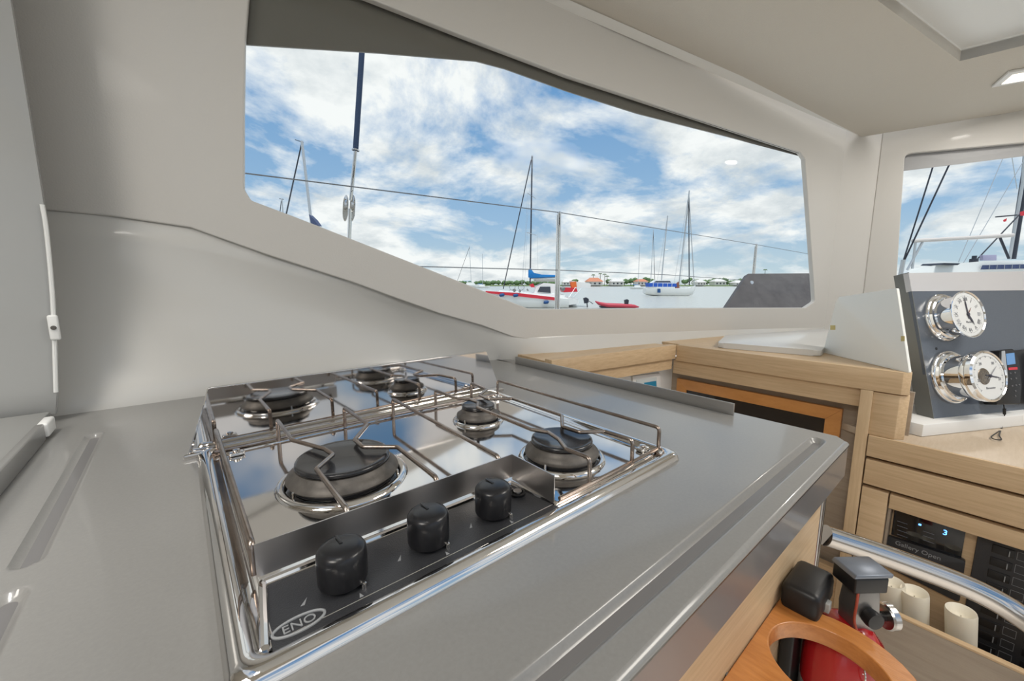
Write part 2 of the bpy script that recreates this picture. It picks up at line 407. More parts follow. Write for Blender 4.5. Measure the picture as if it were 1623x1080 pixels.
# ================================================================== GALLEY WORKTOP
t = thing('galley_worktop', 'grey satin solid-surface worktop carrying the gas cooktop', 'worktop', (.3, .5, 0))
wt = [(-.5, .1125), (.70, .1125), (.728, .118), (.735, .14), (.735, .86), (.755, .93), (.735, .985), (.55, 1.0), (-.17, 1.02), (-.5, 1.02)]
# surface built as a grid with three shallow grooves pressed in
def groove_depth(x, y):
    d = 0
    def run(v, c_, hw, s, e_, u):
        r = hw
        uu = max(s+r-u, u-(e_-r), 0)
        q = math.hypot(uu, v-c_)/hw
        return .0075*max(0, 1-q*q)**.9 if q < 1 else 0
    d = max(d, run(y, .1445, .0095, -.6, .704, x))
    d = max(d, run(x, -.1135, .0105, .475, .852, y))
    d = max(d, run(x, -.1135, .0105, -.2, .442, y))
    return d
def rng(a_, b_, n): return [a_+(b_-a_)*i/n for i in range(n)]
xs = rng(-.5, -.127, 4)+rng(-.127, -.099, 18)+rng(-.099, .66, 20)+rng(.66, .72, 24)+[.72]
ys = rng(.118, .133, 3)+rng(.133, .156, 18)+rng(.156, .42, 10)+rng(.42, .50, 30)+rng(.50, .83, 10)+rng(.83, .86, 14)+[.86]
bm = B(); gv = [[bm.verts.new((x, y, -groove_depth(x, y))) for y in ys] for x in xs]
for i in range(len(xs)-1):
    for j in range(len(ys)-1): bm.faces.new((gv[i][j], gv[i+1][j], gv[i+1][j+1], gv[i][j+1]))
# rim of flat surface round the grid, rolled edge at the front and right
def quad(*p): bm.faces.new([bm.verts.new(q) for q in p])
quad((-.5, .86, 0), (.72, .86, 0), (.72, 1.02, 0), (-.5, 1.02, 0))
fe = [(.118, 0), (.1145, -.0008), (.1128, -.003), (.1125, -.006)]
for (y0, z0), (y1, z1) in zip(fe, fe[1:]): quad((-.5, y0, z0), (.72, y0, z0), (.72, y1, z1), (-.5, y1, z1))
quad((.72, .118, 0), (.735, .13, 0), (.735, .86, 0), (.72, .86, 0)); quad((.72, .1125, -.006), (.733, .122, -.006), (.735, .13, 0), (.72, .118, 0))
quad((.72, .86, 0), (.735, .86, 0), (.757, .93, 0), (.735, .985, 0)); quad((.72, .86, 0), (.735, .985, 0), (.72, 1.02, 0), (.70, 1.0, 0))
bmesh.ops.remove_doubles(bm, verts=bm.verts, dist=1e-5)
obj('surface', bm, TOP, t, 40)
bm = prism([(-.5, .1135, -.006), (.72, .1135, -.006), (.733, .123, -.006), (.735, .86, -.006), (.757, .93, -.006), (.735, .985, -.006), (-.5, 1.0, -.006)], (0, 0, -.045))
obj('edge_band', bm, APRON, t)
obj('raised_shelf', box((-.50, -.3, .0), (-.172, .95, .0215), .002), mat('pale_counter', (.27, .27, .26), .4), t)
obj('fiddle_rail', box((.7165, .476*.5625, 0), (.7195, .848, .021), .0008), STEELB, t)
obj('left_upstand', box((-.172, -.3, 0), (-.163, .857, .025), .002), TOP, t)

# cabinet under the worktop
t = thing('galley_cabinet', 'pale oak cabinet front below the grey worktop edge', 'cabinet', (.3, .5, FLOORZ))
obj('front_panel', box((-.5, .135, FLOORZ), (.715, .155, -.051), .001), OAKX, t)
obj('end_panel', box((.695, .156, FLOORZ), (.715, .95, -.051), .001), OAKY, t)
obj('corner_strip', box((.7155, .133, FLOORZ), (.724, .15, -.062), .003), STEELB, t)
obj('rail_plate', box((.7245, .1325, -.235), (.731, .150, -.062), .0015), mat('dark_steel', (.22, .21, .20), .25, 1), t)
obj('corner_bracket', box((.7245, .122, -.275), (.730, .140, -.238), .002), WHITE, t)

# ================================================================== COOKTOP
t = thing('gas_cooktop', 'stainless three-burner gas cooktop set into the grey worktop', 'cooktop', (.24, .45, 0))
def rrect(x0, x1, y0, y1, r, z, n=6):
    out = []
    for cx_, cy_, a0 in ((x1-r, y1-r, 0), (x0+r, y1-r, 90), (x0+r, y0+r, 180), (x1-r, y0+r, 270)):
        for k in range(n+1):
            q = math.radians(a0+90*k/n); out.append(Vector((cx_+r*math.cos(q), cy_+r*math.sin(q), z)))
    return out
HX0, HX1, HY0, HY1 = .001, .487, .238, .652
bm = B(); rings = []
prof = [(0, .0002, .014), (.0015, .005, .014), (.005, .0085, .013), (.0095, .0095, .012), (.0135, .0085, .011), (.0165, .006, .010), (.0185, .0035, .009), (.022, .0028, .008)]
for off, z, r in prof:
    rings.append([bm.verts.new(p) for p in rrect(HX0+off, HX1-off, HY0+off, HY1-off, r, z)])
for A_, B_ in zip(rings, rings[1:]):
    n = len(A_)
    for k in range(n): bm.faces.new((A_[k], A_[(k+1) % n], B_[(k+1) % n], B_[k]))
obj('rim', bm, STEEL, t, 60)
bm = B(); bm.faces.new([bm.verts.new(p) for p in rrect(HX0+.020, HX1-.020, HY0+.020, HY1-.020, .008, .0028)])
add_tube(bm, rrect(HX0+.026, HX1-.026, HY0+.026, HY1-.026, .008, .0022), .0022, 8, True)
obj('tray', bm, STEEL, t, 40)
# burners
def burner(cx_, cy_, rc, rr):
    bn = obj('burner', lathe([(rr*1.16, .0028), (rr*1.13, .0060), (rr*1.05, .0072), (rr*1.0, .0058), (rr*.93, .0038), (rr*.9, .0036)], (cx_, cy_, 0), seg=56), STEEL, t, 50)
    obj('ring_body', lathe([(rr*.9, .004), (rr*.92, .007), (rr*.92, .0085)], (cx_, cy_, 0), seg=56), BLACK, bn, 50)
    obj('flame_head', lathe([(rr*.96, .0095), (rr*.985, .0115), (rr*.965, .0145), (rc*1.09, .0180), (rc*1.03, .0205), (rc*1.0, .0235), (rc*.9, .024), (0, .024)], (cx_, cy_, 0), seg=56), BURN, bn, 50)
    obj('cap', lathe([(rc*.95, .0240), (rc*1.0, .0255), (rc*1.0, .0275), (rc*.985, .029), (rc*.93, .0298), (rc*.86, .0290), (0, .0285)], (cx_, cy_, 0), seg=56), BLACK, bn, 50)
    for k in range(3):
        q = math.radians(200+k*120); obj('ignition_pin', lathe([(.0015, 0), (.0015, .006), (0, .007)], (cx_+rr*1.0*math.cos(q), cy_+rr*1.0*math.sin(q), .006), seg=10), STEEL, bn)
burner(.131, .460, .0505, .061)
burner(.363, .337, .039, .048)
burner(.363, .523, .0265, .036)
# pan supports
GZ = .035; GR = .0026
def wire(name, pts, r=GR): return obj(name, tube(fillet(pts, .006, 5), r, 10), WIRE, t, 60)
def V(x, y, z=GZ): return Vector((x, y, z))
wire('pan_support', [V(.093, .627, .004), V(.093, .627), V(.093, .532), V(.116, .478), V(.119, .456), V(.095, .430), V(.095, .336), V(.095, .330, .026)])
wire('pan_support', [V(.183, .625, .004), V(.183, .625), V(.184, .528), V(.152, .484), V(.152, .456), V(.183, .430), V(.181, .336), V(.181, .330, .026)])
wire('pan_support', [V(.260, .622, .004), V(.260, .622), V(.258, .336), V(.258, .330, .026)])
wire('pan_support', [V(.341, .625, .004), V(.341, .625), V(.343, .558), V(.357, .537), V(.357, .515), V(.342, .495), V(.342, .372), V(.352, .350), V(.345, .325), V(.331, .300), V(.332, .266), V(.332, .266, .004)])
wire('pan_support', [V(.420, .628, .004), V(.420, .628), V(.415, .570), V(.383, .548), V(.381, .520), V(.414, .497), V(.414, .385), V(.381, .353), V(.383, .325), V(.410, .306), V(.413, .266), V(.413, .266, .004)])
wire('side_rail', [V(.024, .636, .004), V(.024, .636), V(.026, .332), V(.026, .332, .010)])
wire('side_rail', [V(.472, .612, .004), V(.472, .612), V(.477, .268), V(.477, .268, .004)])
obj('base_rod', tube([V(.02, .633, .0065), V(.24, .628, .0065), V(.475, .615, .0065)], .0022, 8), WIRE, t)
obj('base_rod', tube([V(.283, .2645, .0065), V(.35, .2645, .0065), V(.482, .2675, .0065)], .0022, 8), WIRE, t)
obj('base_rod', tube([V(.0265, .62, .0065), V(.0275, .345, .0065)], .0022, 8), WIRE, t)
# splash shield round the knobs
bm = B(); add_box(bm, (.027, .3275, .009), (.2735, .3288, .0355)); add_box(bm, (.2722, .262, .006), (.2735, .3275, .0355))
obj('knob_guard', bm, mat('shield_steel', (.60, .57, .55), .34, 1), t)
bm = B(); add_tube(bm, [V(.03, .326, .0045), V(.268, .324, .0045)], .0028, 8); add_tube(bm, [V(.268, .324, .0045), V(.2755, .262, .0045)], .0028, 8); add_tube(bm, [V(.03, .326, .0045), V(.022, .262, .0045)], .0028, 8)
obj('guard_seat', bm, STEEL, t)
bm = B(); bm = add_prism(B(), [V(.0255, .2553, .0030), V(.274, .2553, .0030), V(.268, .3215, .0030), V(.0285, .3215, .0030)], (0, 0, .0012))
cp = obj('control_panel', bm, SATIN, t)
for kx in (.0765, .147, .216):
    k = obj('knob', lathe([(0, .008), (.0168, .008), (.0174, .0095), (.0176, .026), (.0173, .031), (.0155, .0338), (.011, .0353), (0, .0360)], (kx, .288, 0), seg=40), KNOB, t, 40)
    obj('knob_skirt', lathe([(.011, .0042), (.011, .008)], (kx, .288, 0), seg=24), RUBBER, k)
    obj('pointer', box((kx-.0012, .288, .0358), (kx+.0012, .300, .0366), .0003), KNOB, k)
    obj('knob_stop', lathe([(0, .0085), (.002, .0075), (.002, .0042)], (kx+.010, .274, 0), seg=12), STEEL, k)
    bm = B(); bm2 = B(); add_prism(bm2, [V(kx-.030, .284, .0042), V(kx-.0275, .2835, .0042), V(kx-.0245, .290, .0042)], (0, 0, .0002))
    add_prism(bm, [V(kx+.004, .2655, .0042), V(kx+.007, .2655, .0042), V(kx+.0055, .2700, .0042)], (0, 0, .0002))
    obj('flame_mark', bm, PRINT, cp); obj('flame_mark', bm2, PRINT, cp)
ig = obj('igniter_button', lathe([(.0085, .0042), (.0085, .0065), (.0065, .0072), (.0062, .006), (.0055, .006)], (.2585, .302, 0), seg=28), RUBBER, t)
obj('button_cap', lathe([(.0048, .006), (.0045, .0082), (0, .0088)], (.2585, .302, 0), seg=24), STEELB, ig)
# maker's oval badge on the panel
bm = B(); el = [V(.0425+.0155*math.cos(2*pi*k/48), .2685+.0068*math.sin(2*pi*k/48), .0046) for k in range(48)]
add_tube(bm, el, .0010, 6, True); obj('badge_oval', bm, PRINT, cp)
text('badge_lettering', 'ENO', .0098, (.0425, .2685, .0045), (1, 0, 0), (0, 1, 0), PRINT, cp)
# clamps in the corners
for i, (sx, sy) in enumerate(((.042, .612), (.462, .600), (.462, .282))):
    ck = obj('corner_clamp', box((sx-.009, sy-.006, .003), (sx+.009, sy+.006, .0075), .002), STEEL, t)
    obj('screw', lathe([(.0045, .0075), (.004, .0105), (0, .0115)], (sx, sy, 0), seg=16), STEEL, ck)
# upright splashback behind the burners
bm = prism([(-.004, .6555, .001), (.512, .6555, .001), (.478, .6575, .086), (.020, .6575, .086)], (0, .0012, 0)); sp = obj('splashback', bm, mat('splash_steel', (.62, .60, .58), .045, 1), t)
obj('splashback_lip', prism([(-.012, .644, .0), (.514, .644, .0), (.510, .656, .0), (-.006, .656, .0)], (0, 0, .006), .0015), STEEL, sp)
obj('top_fold', box((.020, .6570, .0855), (.478, .6625, .0872), .0005), STEEL, sp)
obj('side_flange', prism([(-.008, .645, .003), (.014, .642, .0685), (.020, .657, .086), (-.004, .6565, .003)], (.0012, 0, 0)), STEEL, sp)

# ================================================================== WOODEN LEDGE ROUND THE STEPS
XB = 1.25
t = thing('oak_ledge', 'pale oak ledge running along the hull under the big side window', 'ledge', (1.0, .75, 0))
def ledge(x0): return .658+(XB-x0)*.1475
d_ = Vector((1, -.1475, 0))
obj('rim_board', prism([(.745, ledge(.745), .024), (XB, .658, .024), (XB+.0, .684, .024), (.745, ledge(.745)+.026, .024)], (0, 0, -.046), .001), OAKX, t)
obj('fascia', prism([(.745, ledge(.745)+.012, -.0225), (XB, .670, -.0225), (XB, .682, -.0225), (.745, ledge(.745)+.024, -.0225)], (0, 0, -.036)), OAKX, t)
obj('shelf_top', prism([(.745, ledge(.745)+.026, .018), (XB+.01, .684, .018), (XB+.01, .80, .018), (.90, .88, .018), (.76, .92, .018)], (0, 0, -.02)), OAKX, t)
# white hull liner and small picture below that ledge
bm = prism([(.745, ledge(.745)+.05, -.06), (XB+.08, .696, -.06), (XB+.08, .708, -.06), (.745, ledge(.745)+.062, -.06)], (0, 0, -.86)); o = obj('wall_stairwell', bm, WHITE); o['kind'] = 'structure'
t = thing('picture', 'small white framed picture with a blue patch on the white wall under the ledge', 'picture', (1.1, .70, -.12))
def onhull(x, y): return on((x, y), (XB, .7075, 0), (.1475, 1, 0))
hn = Vector((.1475, 1, 0)).normalized()
q = [onhull(*p) for p in [(1000, 596), (1043, 591), (1046, 640), (1003, 650)]]
obj('frame', prism(q, -hn*.008, .001), WHITE, t)
q = [onhull(*p)-hn*.0085 for p in [(1005, 602), (1037, 597.5), (1040, 640), (1008, 646)]]
obj('print', prism(q, -hn*.001), flat('pale_print', (.62, .66, .66), .5), t)
q = [onhull(*p)-hn*.010 for p in [(1017, 606), (1036, 603), (1038, 640), (1020, 646)]]
obj('blue_patch', prism(q, -hn*.001), flat('print_blue', (.02, .22, .38), .5), t)

# ================================================================== CROSSWISE CABINET with screen
t = thing('oak_cabinet', 'pale oak cabinet unit across the stairwell with shelf top and upright post', 'cabinet', (XB, .4, FLOORZ))
obj('rim_board', prism([(XB, .657, .024), (XB, .117, .024), (XB+.010, .104, .024), (XB+.03, .106, .024), (XB+.03, .657, .024)], (0, 0, -.052), .001), OAKY, t)
ptop = [Z(1085, 549, .0235)]
obj('shelf_top', prism([(XB+.030, .107, .0225), (XB+.030, .684, .0225), (XB+.06, .80, .0225), (1.62, .72, .0225), (1.62, .24, .0225), (XB+.12, .135, .0225)], (0, 0, -.02)), OAKY, t)
obj('fascia', box((XB+.014, .165, -.075), (XB+.03, .672, -.0285), .001), OAKY, t)
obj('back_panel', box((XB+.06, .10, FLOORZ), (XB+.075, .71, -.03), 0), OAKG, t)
obj('post', box((XB, .164, FLOORZ), (XB+.022, .187, -.0285), .001), OAKZ, t)
obj('side_box', prism([(XB+.004, .164, -.031), (XB+.004, .118, -.031), (XB+.018, .103, -.031), (XB+.06, .108, -.031), (XB+.10, .164, -.031)], (0, 0, -.105), .0012), OAKY, t)
obj('lower_rail', box((XB+.02, .19, FLOORZ), (XB+.04, .70, -.52), 0), OAKY, t)
t = thing('wall_screen', 'black glossy screen in a honey-coloured wooden frame under the oak shelf', 'screen', (XB+.05, .4, -.2))
xf = XB+.045
def xs_(p, v): return X(*p, v)
o1 = [X(1073, 598, xf), X(1335, 652, xf)]
y0, y1, zt, zb = o1[1].y, o1[0].y, (o1[0].z+o1[1].z)/2, -.235
for nm, pl_ in (('frame_top', [(y1, zt), (y0, zt), (y0+.034, zt-.034), (y1-.034, zt-.034)]), ('frame_right', [(y0, zt), (y0, zb), (y0+.034, zb+.034), (y0+.034, zt-.034)]),
                ('frame_left', [(y1, zt), (y1-.034, zt-.034), (y1-.034, zb+.034), (y1, zb)]), ('frame_bottom', [(y0, zb), (y1, zb), (y1-.034, zb+.034), (y0+.034, zb+.034)])):
    obj(nm, prism([(xf, a_, b_) for a_, b_ in pl_], (.016, 0, 0), .001), FRAMEW, t)
obj('glass', box((xf+.006, y0+.034, zb+.034), (xf+.012, y1-.034, zt-.034)), TVG, t)

# ================================================================== NAVIGATION DESK
t = thing('navigation_desk', 'pale oak navigation desk with grooved front below the instrument pod', 'desk', (XB, 0, FLOORZ))
DZ = -.136
obj('desk_top', prism([(XB+.004, .12, DZ), (XB+.004, -1.0, DZ), (XB+.75, -1.0, DZ), (XB+.75, .30, DZ), (XB+.10, .30, DZ)], (0, 0, -.018), .001), mat('desk_laminate', (.50, .405, .30), .4, col2=(.56, .465, .36), noise_=12, stretch=(2, 14, 14)), t)
obj('edge_board', box((XB-.002, -1.0, -.188), (XB+.020, .162, DZ-.0005), .001), OAKY, t)
obj('lift_front', box((XB-.002, -1.0, -.258), (XB+.020, .161, -.196), .001), OAKY, t)
obj('back_frame', box((XB+.021, -1.0, -.30), (XB+.03, .163, -.16), 0), mat('shaded_groove_oak', (.33, .22, .13), .6), t)  # oak colour darkened to carry the shade inside the grooves
obj('door', box((XB, .114, FLOORZ), (XB+.018, .1615, -.267), .001), OAKZ if False else OAKY, t)
obj('top_rail', box((XB, -1.0, -.302), (XB+.018, .111, -.267), .001), OAKY, t)
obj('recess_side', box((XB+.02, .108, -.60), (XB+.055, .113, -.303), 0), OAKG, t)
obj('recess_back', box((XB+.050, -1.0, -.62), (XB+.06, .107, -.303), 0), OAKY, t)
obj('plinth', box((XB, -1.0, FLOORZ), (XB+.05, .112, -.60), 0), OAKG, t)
xr = XB+.049
def xbox(pxs, xv, th): 
    q = [X(*p, xv) for p in pxs]; ys_ = [v.y for v in q]; zs_ = [v.z for v in q]; return (xv-th, min(ys_), min(zs_)), (xv, max(ys_), max(zs_))
# control display
t = thing('control_display', 'black control display with blue lit digits beneath the desk rail', 'display', (xr, .03, -.37))
lo, hi = xbox([(1418, 812), (1520, 880)], xr, .006); hi = (hi[0], hi[1], -.304); lo = (lo[0], X(1526, 870, xr).y, X(1470, 866, xr).z)
obj('bezel', box(lo, hi, .001), TVG, t)
BLUE = mat('blue_led', (.1, .3, .9), .4, emit=(.12, .38, 1), es=3.0)
xt = lo[0]-.0004
text('digit', '3', .017, X(1498, 845, xt), (0, -1, 0), (0, 0, 1), BLUE, t)
bm = box(*xbox([(1456, 830), (1460, 834)], xt, .0004)); obj('indicator', bm, BLUE, t)
for i, (ax_, ay_, n_) in enumerate(((1422, 826, 5), (1463, 842, 3))):
    bm = B()
    for k in range(n_):
        p = X(ax_, ay_+k*7, xt); add_box(bm, (xt-.0003, p.y-.018, p.z-.0006), (xt, p.y, p.z+.0006))
    obj('legend_lines', bm, flat('dim_print', (.16, .17, .2), .5), t)
# stereo
t = thing('stereo_unit', 'wide black rounded stereo panel partly behind the steel handrail', 'stereo', (xr, .03, -.47))
q = fillet([X(1404, 846, xr), X(1531, 886, xr), X(1521, 952, xr), X(1396, 890, xr)], .006, 4, True)
obj('faceplate', prism(q, (-.012, 0, 0), .0012), SATIN, t)
xt = xr-.0125
text('lettering', 'Gallery Open', .014, X(1454, 873, xt), (0, -1, 0), (0, 0, 1), PRINT, t)
# breaker panel
t = thing('breaker_panel', 'large black electrical breaker panel with rows of small switches', 'panel', (xr, -.15, -.45))
pr = X(1548, 858, xr)
obj('panel', box((xr-.006, pr.y-.42, -.60), (xr, pr.y, -.304), .001), SATIN, t)
for row in range(9):
    zr = -.335-.029*row
    for cc_ in range(3):
        yy = pr.y-.022-cc_*.062
        s_ = obj('breaker', box((xr-.0085, yy-.030, zr-.009), (xr-.0062, yy, zr+.009), .0008), RUBBER, t)
        obj('switch_tab', box((xr-.0125, yy-.024, zr-.006), (xr-.0087, yy-.0225, zr+.006)), PRINT, s_)
        bm = B(); 
        fy = yy-.0335
        for (u0, u1, v0, v1) in ((0, .018, .0085, .009), (0, .018, -.009, -.0085), (0, .0005, -.009, .009), (.0175, .018, -.009, .009)):
            add_box(bm, (xr-.0066, fy-u1, zr+v0), (xr-.0061, fy-u0, zr+v1))
        obj('label_outline', bm, PRINT, s_)
# open bin with votive cups
t = thing('oak_bin', 'open oak storage bin with pale top edge below the steel handrail', 'bin', (1.13, -.05, -.6))
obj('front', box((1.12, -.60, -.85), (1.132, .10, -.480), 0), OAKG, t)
obj('top_edge', box((1.119, -.60, -.4795), (1.133, .10, -.4745), .001), OAKY, t)
obj('bottom', box((1.133, -.60, -.56), (XB, .10, -.55), 0), OAKY, t)
cups = [((1420, 950), 'cream candle cup nearest the red fire extinguisher, first of three'), ((1461, 972), 'middle one of the three cream candle cups behind the bin edge'), ((1529, 1002), 'rightmost of the three cream candle cups behind the bin edge')]
for (p, lab), yy in zip(cups, (.072, .035, -.033)):
    c_ = thing('candle_cup', lab, 'candle', (1.185, yy, -.55), 'cream candle cups in the oak bin')
    ax_ = Vector((-.08, .10, 1)).normalized()
    obj('cup', lathe([(0, 0), (.022, 0), (.0225, .03), (.0235, .108), (.0225, .113), (.020, .112), (.013, .100), (0, .094)], (1.185, yy, -.55), ax_, 36), WAX, c_, 60)
    obj('wick', tube([Vector((1.185, yy, -.55))+ax_*.093, Vector((1.185, yy, -.55))+ax_*.102], .0012, 6), flat('wick', (.6, .55, .45)), c_)

# ================================================================== HANDRAIL
t = thing('steel_handrail', 'curved polished steel handrail fixed at the worktop corner above the steps', 'handrail', (.74, .13, -.16))
st = X(1308, 849, .735)
def camdepth(p): return (p-CAM).dot(fh)
d0 = camdepth(st)
pts = [st, D(1400, 880, d0*.975), D(1500, 917, d0*.945), D(1560, 943, d0*.92), D(1610, 972, d0*.89), D(1660, 1010, d0*.85), D(1700, 1060, d0*.80), D(1730, 1130, d0*.76)]
def smoothline(p, n=8):
    o_ = []
    for i in range(len(p)-1):
        p0, p1, p2, p3 = p[max(i-1, 0)], p[i], p[i+1], p[min(i+2, len(p)-1)]
        for k in range(n):
            s = k/n; o_.append(.5*((2*p1)+(p2-p0)*s+(2*p0-5*p1+4*p2-p3)*s*s+(-p0+3*p1-3*p2+p3)*s**3))
    return o_+[p[-1]]
obj('tube', tube(smoothline(pts), .0158, 24), mat('rail_steel', (.58, .55, .52), .10, 1), t, 60)

# ================================================================== EXTINGUISHER AND ITS HOLDER
BZ = -.169
t = thing('wooden_holder', 'orange cherrywood bracket shelf with a large round hole in front of the fire extinguisher', 'holder', (.47, .06, BZ))
ext = [Z(*p, BZ) for p in [(1237, 947), (1275, 964), (1320, 989), (1353, 1008.7), (1386, 1033), (1419, 1064)]]
print('board edge', [tuple(round(k, 3) for k in v) for v in ext])
hp = [Z(*p, BZ) for p in [(1219, 1017), (1220, 1006), (1231, 993), (1257, 988), (1297, 995), (1331, 1013), (1386, 1051), (1413, 1080), (1231, 1046), (1253, 1080)]]
print('hole', [tuple(round(k, 3) for k in v) for v in hp])
# least-squares circle
def circ(P):
    import numpy as np
    A_ = np.array([[2*p.x, 2*p.y, 1] for p in P]); b_ = np.array([p.x**2+p.y**2 for p in P])
    s = np.linalg.lstsq(A_, b_, rcond=None)[0]; return s[0], s[1], math.sqrt(s[2]+s[0]**2+s[1]**2)
hx, hy, hr = circ(hp); print('circle', hx, hy, hr)
hole = [Vector((hx+hr*math.cos(2*pi*k/64), hy+hr*math.sin(2*pi*k/64), BZ)) for k in range(64)]
wdt = .026
xe = .552
outl = [Vector((.30, .134, BZ)), Vector((.30, hy-hr-wdt, BZ)), Vector((hx, hy-hr-wdt, BZ))] + [Vector((hx+(hr+wdt)*math.cos(math.radians(q)), hy+(hr+wdt)*math.sin(math.radians(q)), BZ)) for q in range(-80, 31, 10)] + [Vector((xe, .10, BZ)), Vector((xe, .134, BZ))]
plate('board', outl, [hole], (0, 0, -1), .018, CHERRY, t, .0015)
for sx, sy in [Z(1196, 1017, BZ).xy, Z(1155, 1072, BZ).xy]:
    obj('screw', lathe([(.0035, .0002), (.003, .0012), (0, .001)], (sx, sy, BZ), seg=14), BURN, t)
t = thing('fire_extinguisher', 'red fire extinguisher with metal lever head and round gauge beside the cherrywood shelf', 'extinguisher', (.607, .075, -.54))
ex, ey = .607, .075
obj('cylinder', lathe([(0, -.54), (.038, -.54), (.042, -.53), (.042, -.250), (.0405, -.228), (.035, -.209), (.024, -.195), (.015, -.190), (0, -.190)], (ex, ey, 0), seg=48), RED, t, 60)
obj('label_wrap', lathe([(.0423, -.40), (.0425, -.40), (.0425, -.285), (.0423, -.285)], (ex, ey, 0), seg=48), flat('silver_label', (.42, .40, .38), .35, metal=.3), t, 60)
Mr = Matrix.Translation((ex+.006, ey-.006, -.020)) @ Matrix.Rotation(math.radians(-38), 4, 'Z')
bm = prism([(-.013, -.012, -.182), (.013, -.012, -.182), (.016, -.012, -.150), (.014, -.012, -.118), (-.012, -.012, -.118), (-.014, -.012, -.150)], (0, .024, 0), .002)
bm.transform(Mr); hdv = obj('valve_body', bm, mat('cast_head', (.28, .27, .26), .35, .8), t)
bm = prism([(-.025, -.016, -.101), (.022, -.016, -.101), (.024, -.016, -.096), (-.022, -.016, -.096)], (0, .034, 0), .0015); bm.transform(Mr)
obj('lever', bm, mat('zinc_lever', (.20, .225, .27), .32, .5), t)
bm = box((-.022, -.0155, -.121), (.019, .0175, -.1012), .002, Mr); obj('lever_grip', bm, RUBBER, t)
g0 = Mr @ Vector((0, -.014, -.150)); gn = (Mr.to_3x3() @ Vector((0, -1, 0)))
obj('valve_cap', lathe([(.0095, 0), (.0105, .006), (.0095, .011), (0, .012)], g0, gn, 24), RUBBER, t)
g1 = Mr @ Vector((.014, -.004, -.160)); gx = Mr.to_3x3() @ Vector((1, 0, -.1))
obj('gauge_stem', tube([g1, g1+gx*.016], .0055, 12), RUBBER, t)
gg = obj('pressure_gauge', lathe([(0, 0), (.014, .0), (.0155, .002), (.0155, .009), (.0135, .0105), (.0125, .0095), (0, .0095)], g1+gx*.016, (gx+Vector((0, 0, .1))).normalized(), 32), mat('gauge_steel', (.55, .53, .51), .2, 1), t)
bm = tube(smoothline([Mr @ Vector(v) for v in [(-.014, -.012, -.118), (-.022, -.020, -.130), (-.024, -.022, -.150), (-.018, -.024, -.168)]]), .0014, 8); obj('red_tie', bm, flat('red_strap', (.35, .06, .03), .5), t)
bm = B(); ring_c = Mr @ Vector((-.020, -.036, -.205)); add_tube(bm, [ring_c + Vector((.009*math.cos(k*pi/8), .004*math.cos(k*pi/8), .009*math.sin(k*pi/8))) for k in range(16)], .0009, 6, True)
add_tube(bm, smoothline([ring_c, ring_c+Vector((.002, -.004, -.02)), ring_c+Vector((-.002, -.004, -.05))]), .0012, 6); obj('pull_pin', bm, STEEL, t)
obj('red_tab', box((.020, .012, -.128), (.032, .018, -.116), .002, Mr), RED, t)
t = thing('extinguisher_bracket', 'black plastic bracket on the cabinet face behind the fire extinguisher', 'bracket', (.58, .12, -.4))
bm = prism([(.538, .092, -.136), (.608, .092, -.136), (.608, .092, -.172), (.538, .092, -.172)], (0, .040, 0), .008, 3)
obj('head_block', bm, RUBBER, t)
obj('back_strip', box((.566, .118, -.54), (.625, .1335, -.156), .003), RUBBER, t)
obj('clip', box((.566, .088, -.168), (.577, .0938, -.156), .001), flat('grey_clip', (.4, .4, .38)), t)

# ================================================================== INSTRUMENT POD
t = thing('instrument_pod', 'white console pod with dark grey instrument panel standing on the desk', 'console', (1.4, .1, DZ))
Pb = Z(1482, 682, DZ+.004)
pd = hd(77); tilt = math.radians(15)
pback = hd(-13); pup = (UP*math.cos(tilt)+pback*math.sin(tilt)).normalized(); pn = pd.cross(pup).normalized()
if pn.dot(CAM-Pb) < 0: pn = -pn
def PP(x, y, off=0): return on((x, y), Pb+pn*off, pn)
print('pod', Pb, PP(1440, 435), pn)
obj('dark_panel', prism([PP(*p) for p in [(1444, 462), (1760, 458), (1760, 640), (1481, 672)]], -pn*.006), PANELG, t)
obj('top_band', prism([PP(*p, .001) for p in [(1440, 433), (1760, 428), (1760, 459), (1445, 462)]], -pn*.012), mat('pod_white', (.54, .535, .545), .2, coat=.4), t)
obj('base_band', prism([PP(*p, -.002) for p in [(1481, 672), (1760, 640), (1760, 666), (1484, 692)]], -pn*.05), WHITE, t)
sp_ = [PP(*p) for p in [(1440, 432), (1483, 681)]]
obj('side_plate', prism([sp_[0]+pn*.001, sp_[1]+pn*.001, sp_[1]+pn*.001-pd*.0015, sp_[0]+pn*.001-pd*.0015], (PP(1420, 433)-PP(1440, 433))*.0 - pn*.034), PLATEG, t)
obj('body', prism([PP(1462, 440, -.036), PP(1760, 436, -.036), PP(1760, 650, -.036), PP(1500, 684, -.036)], -pn*.10-UP*.02), WHITE, t)
bb = [Z(*p, DZ+.0005) for p in [(1398, 677), (1461, 693), (1640, 673), (1760, 660)]]
obj('plinth', prism(bb+[Z(1760, 640, DZ+.0005)+pback*.08, bb[0]+pback*.12], (0, 0, .030), .002), WHITE, t)
obj('screw_hole', lathe([(0, .0003), (.0038, .0003), (.0038, 0)], PP(1484, 553), pn, 16), RUBBER, t)
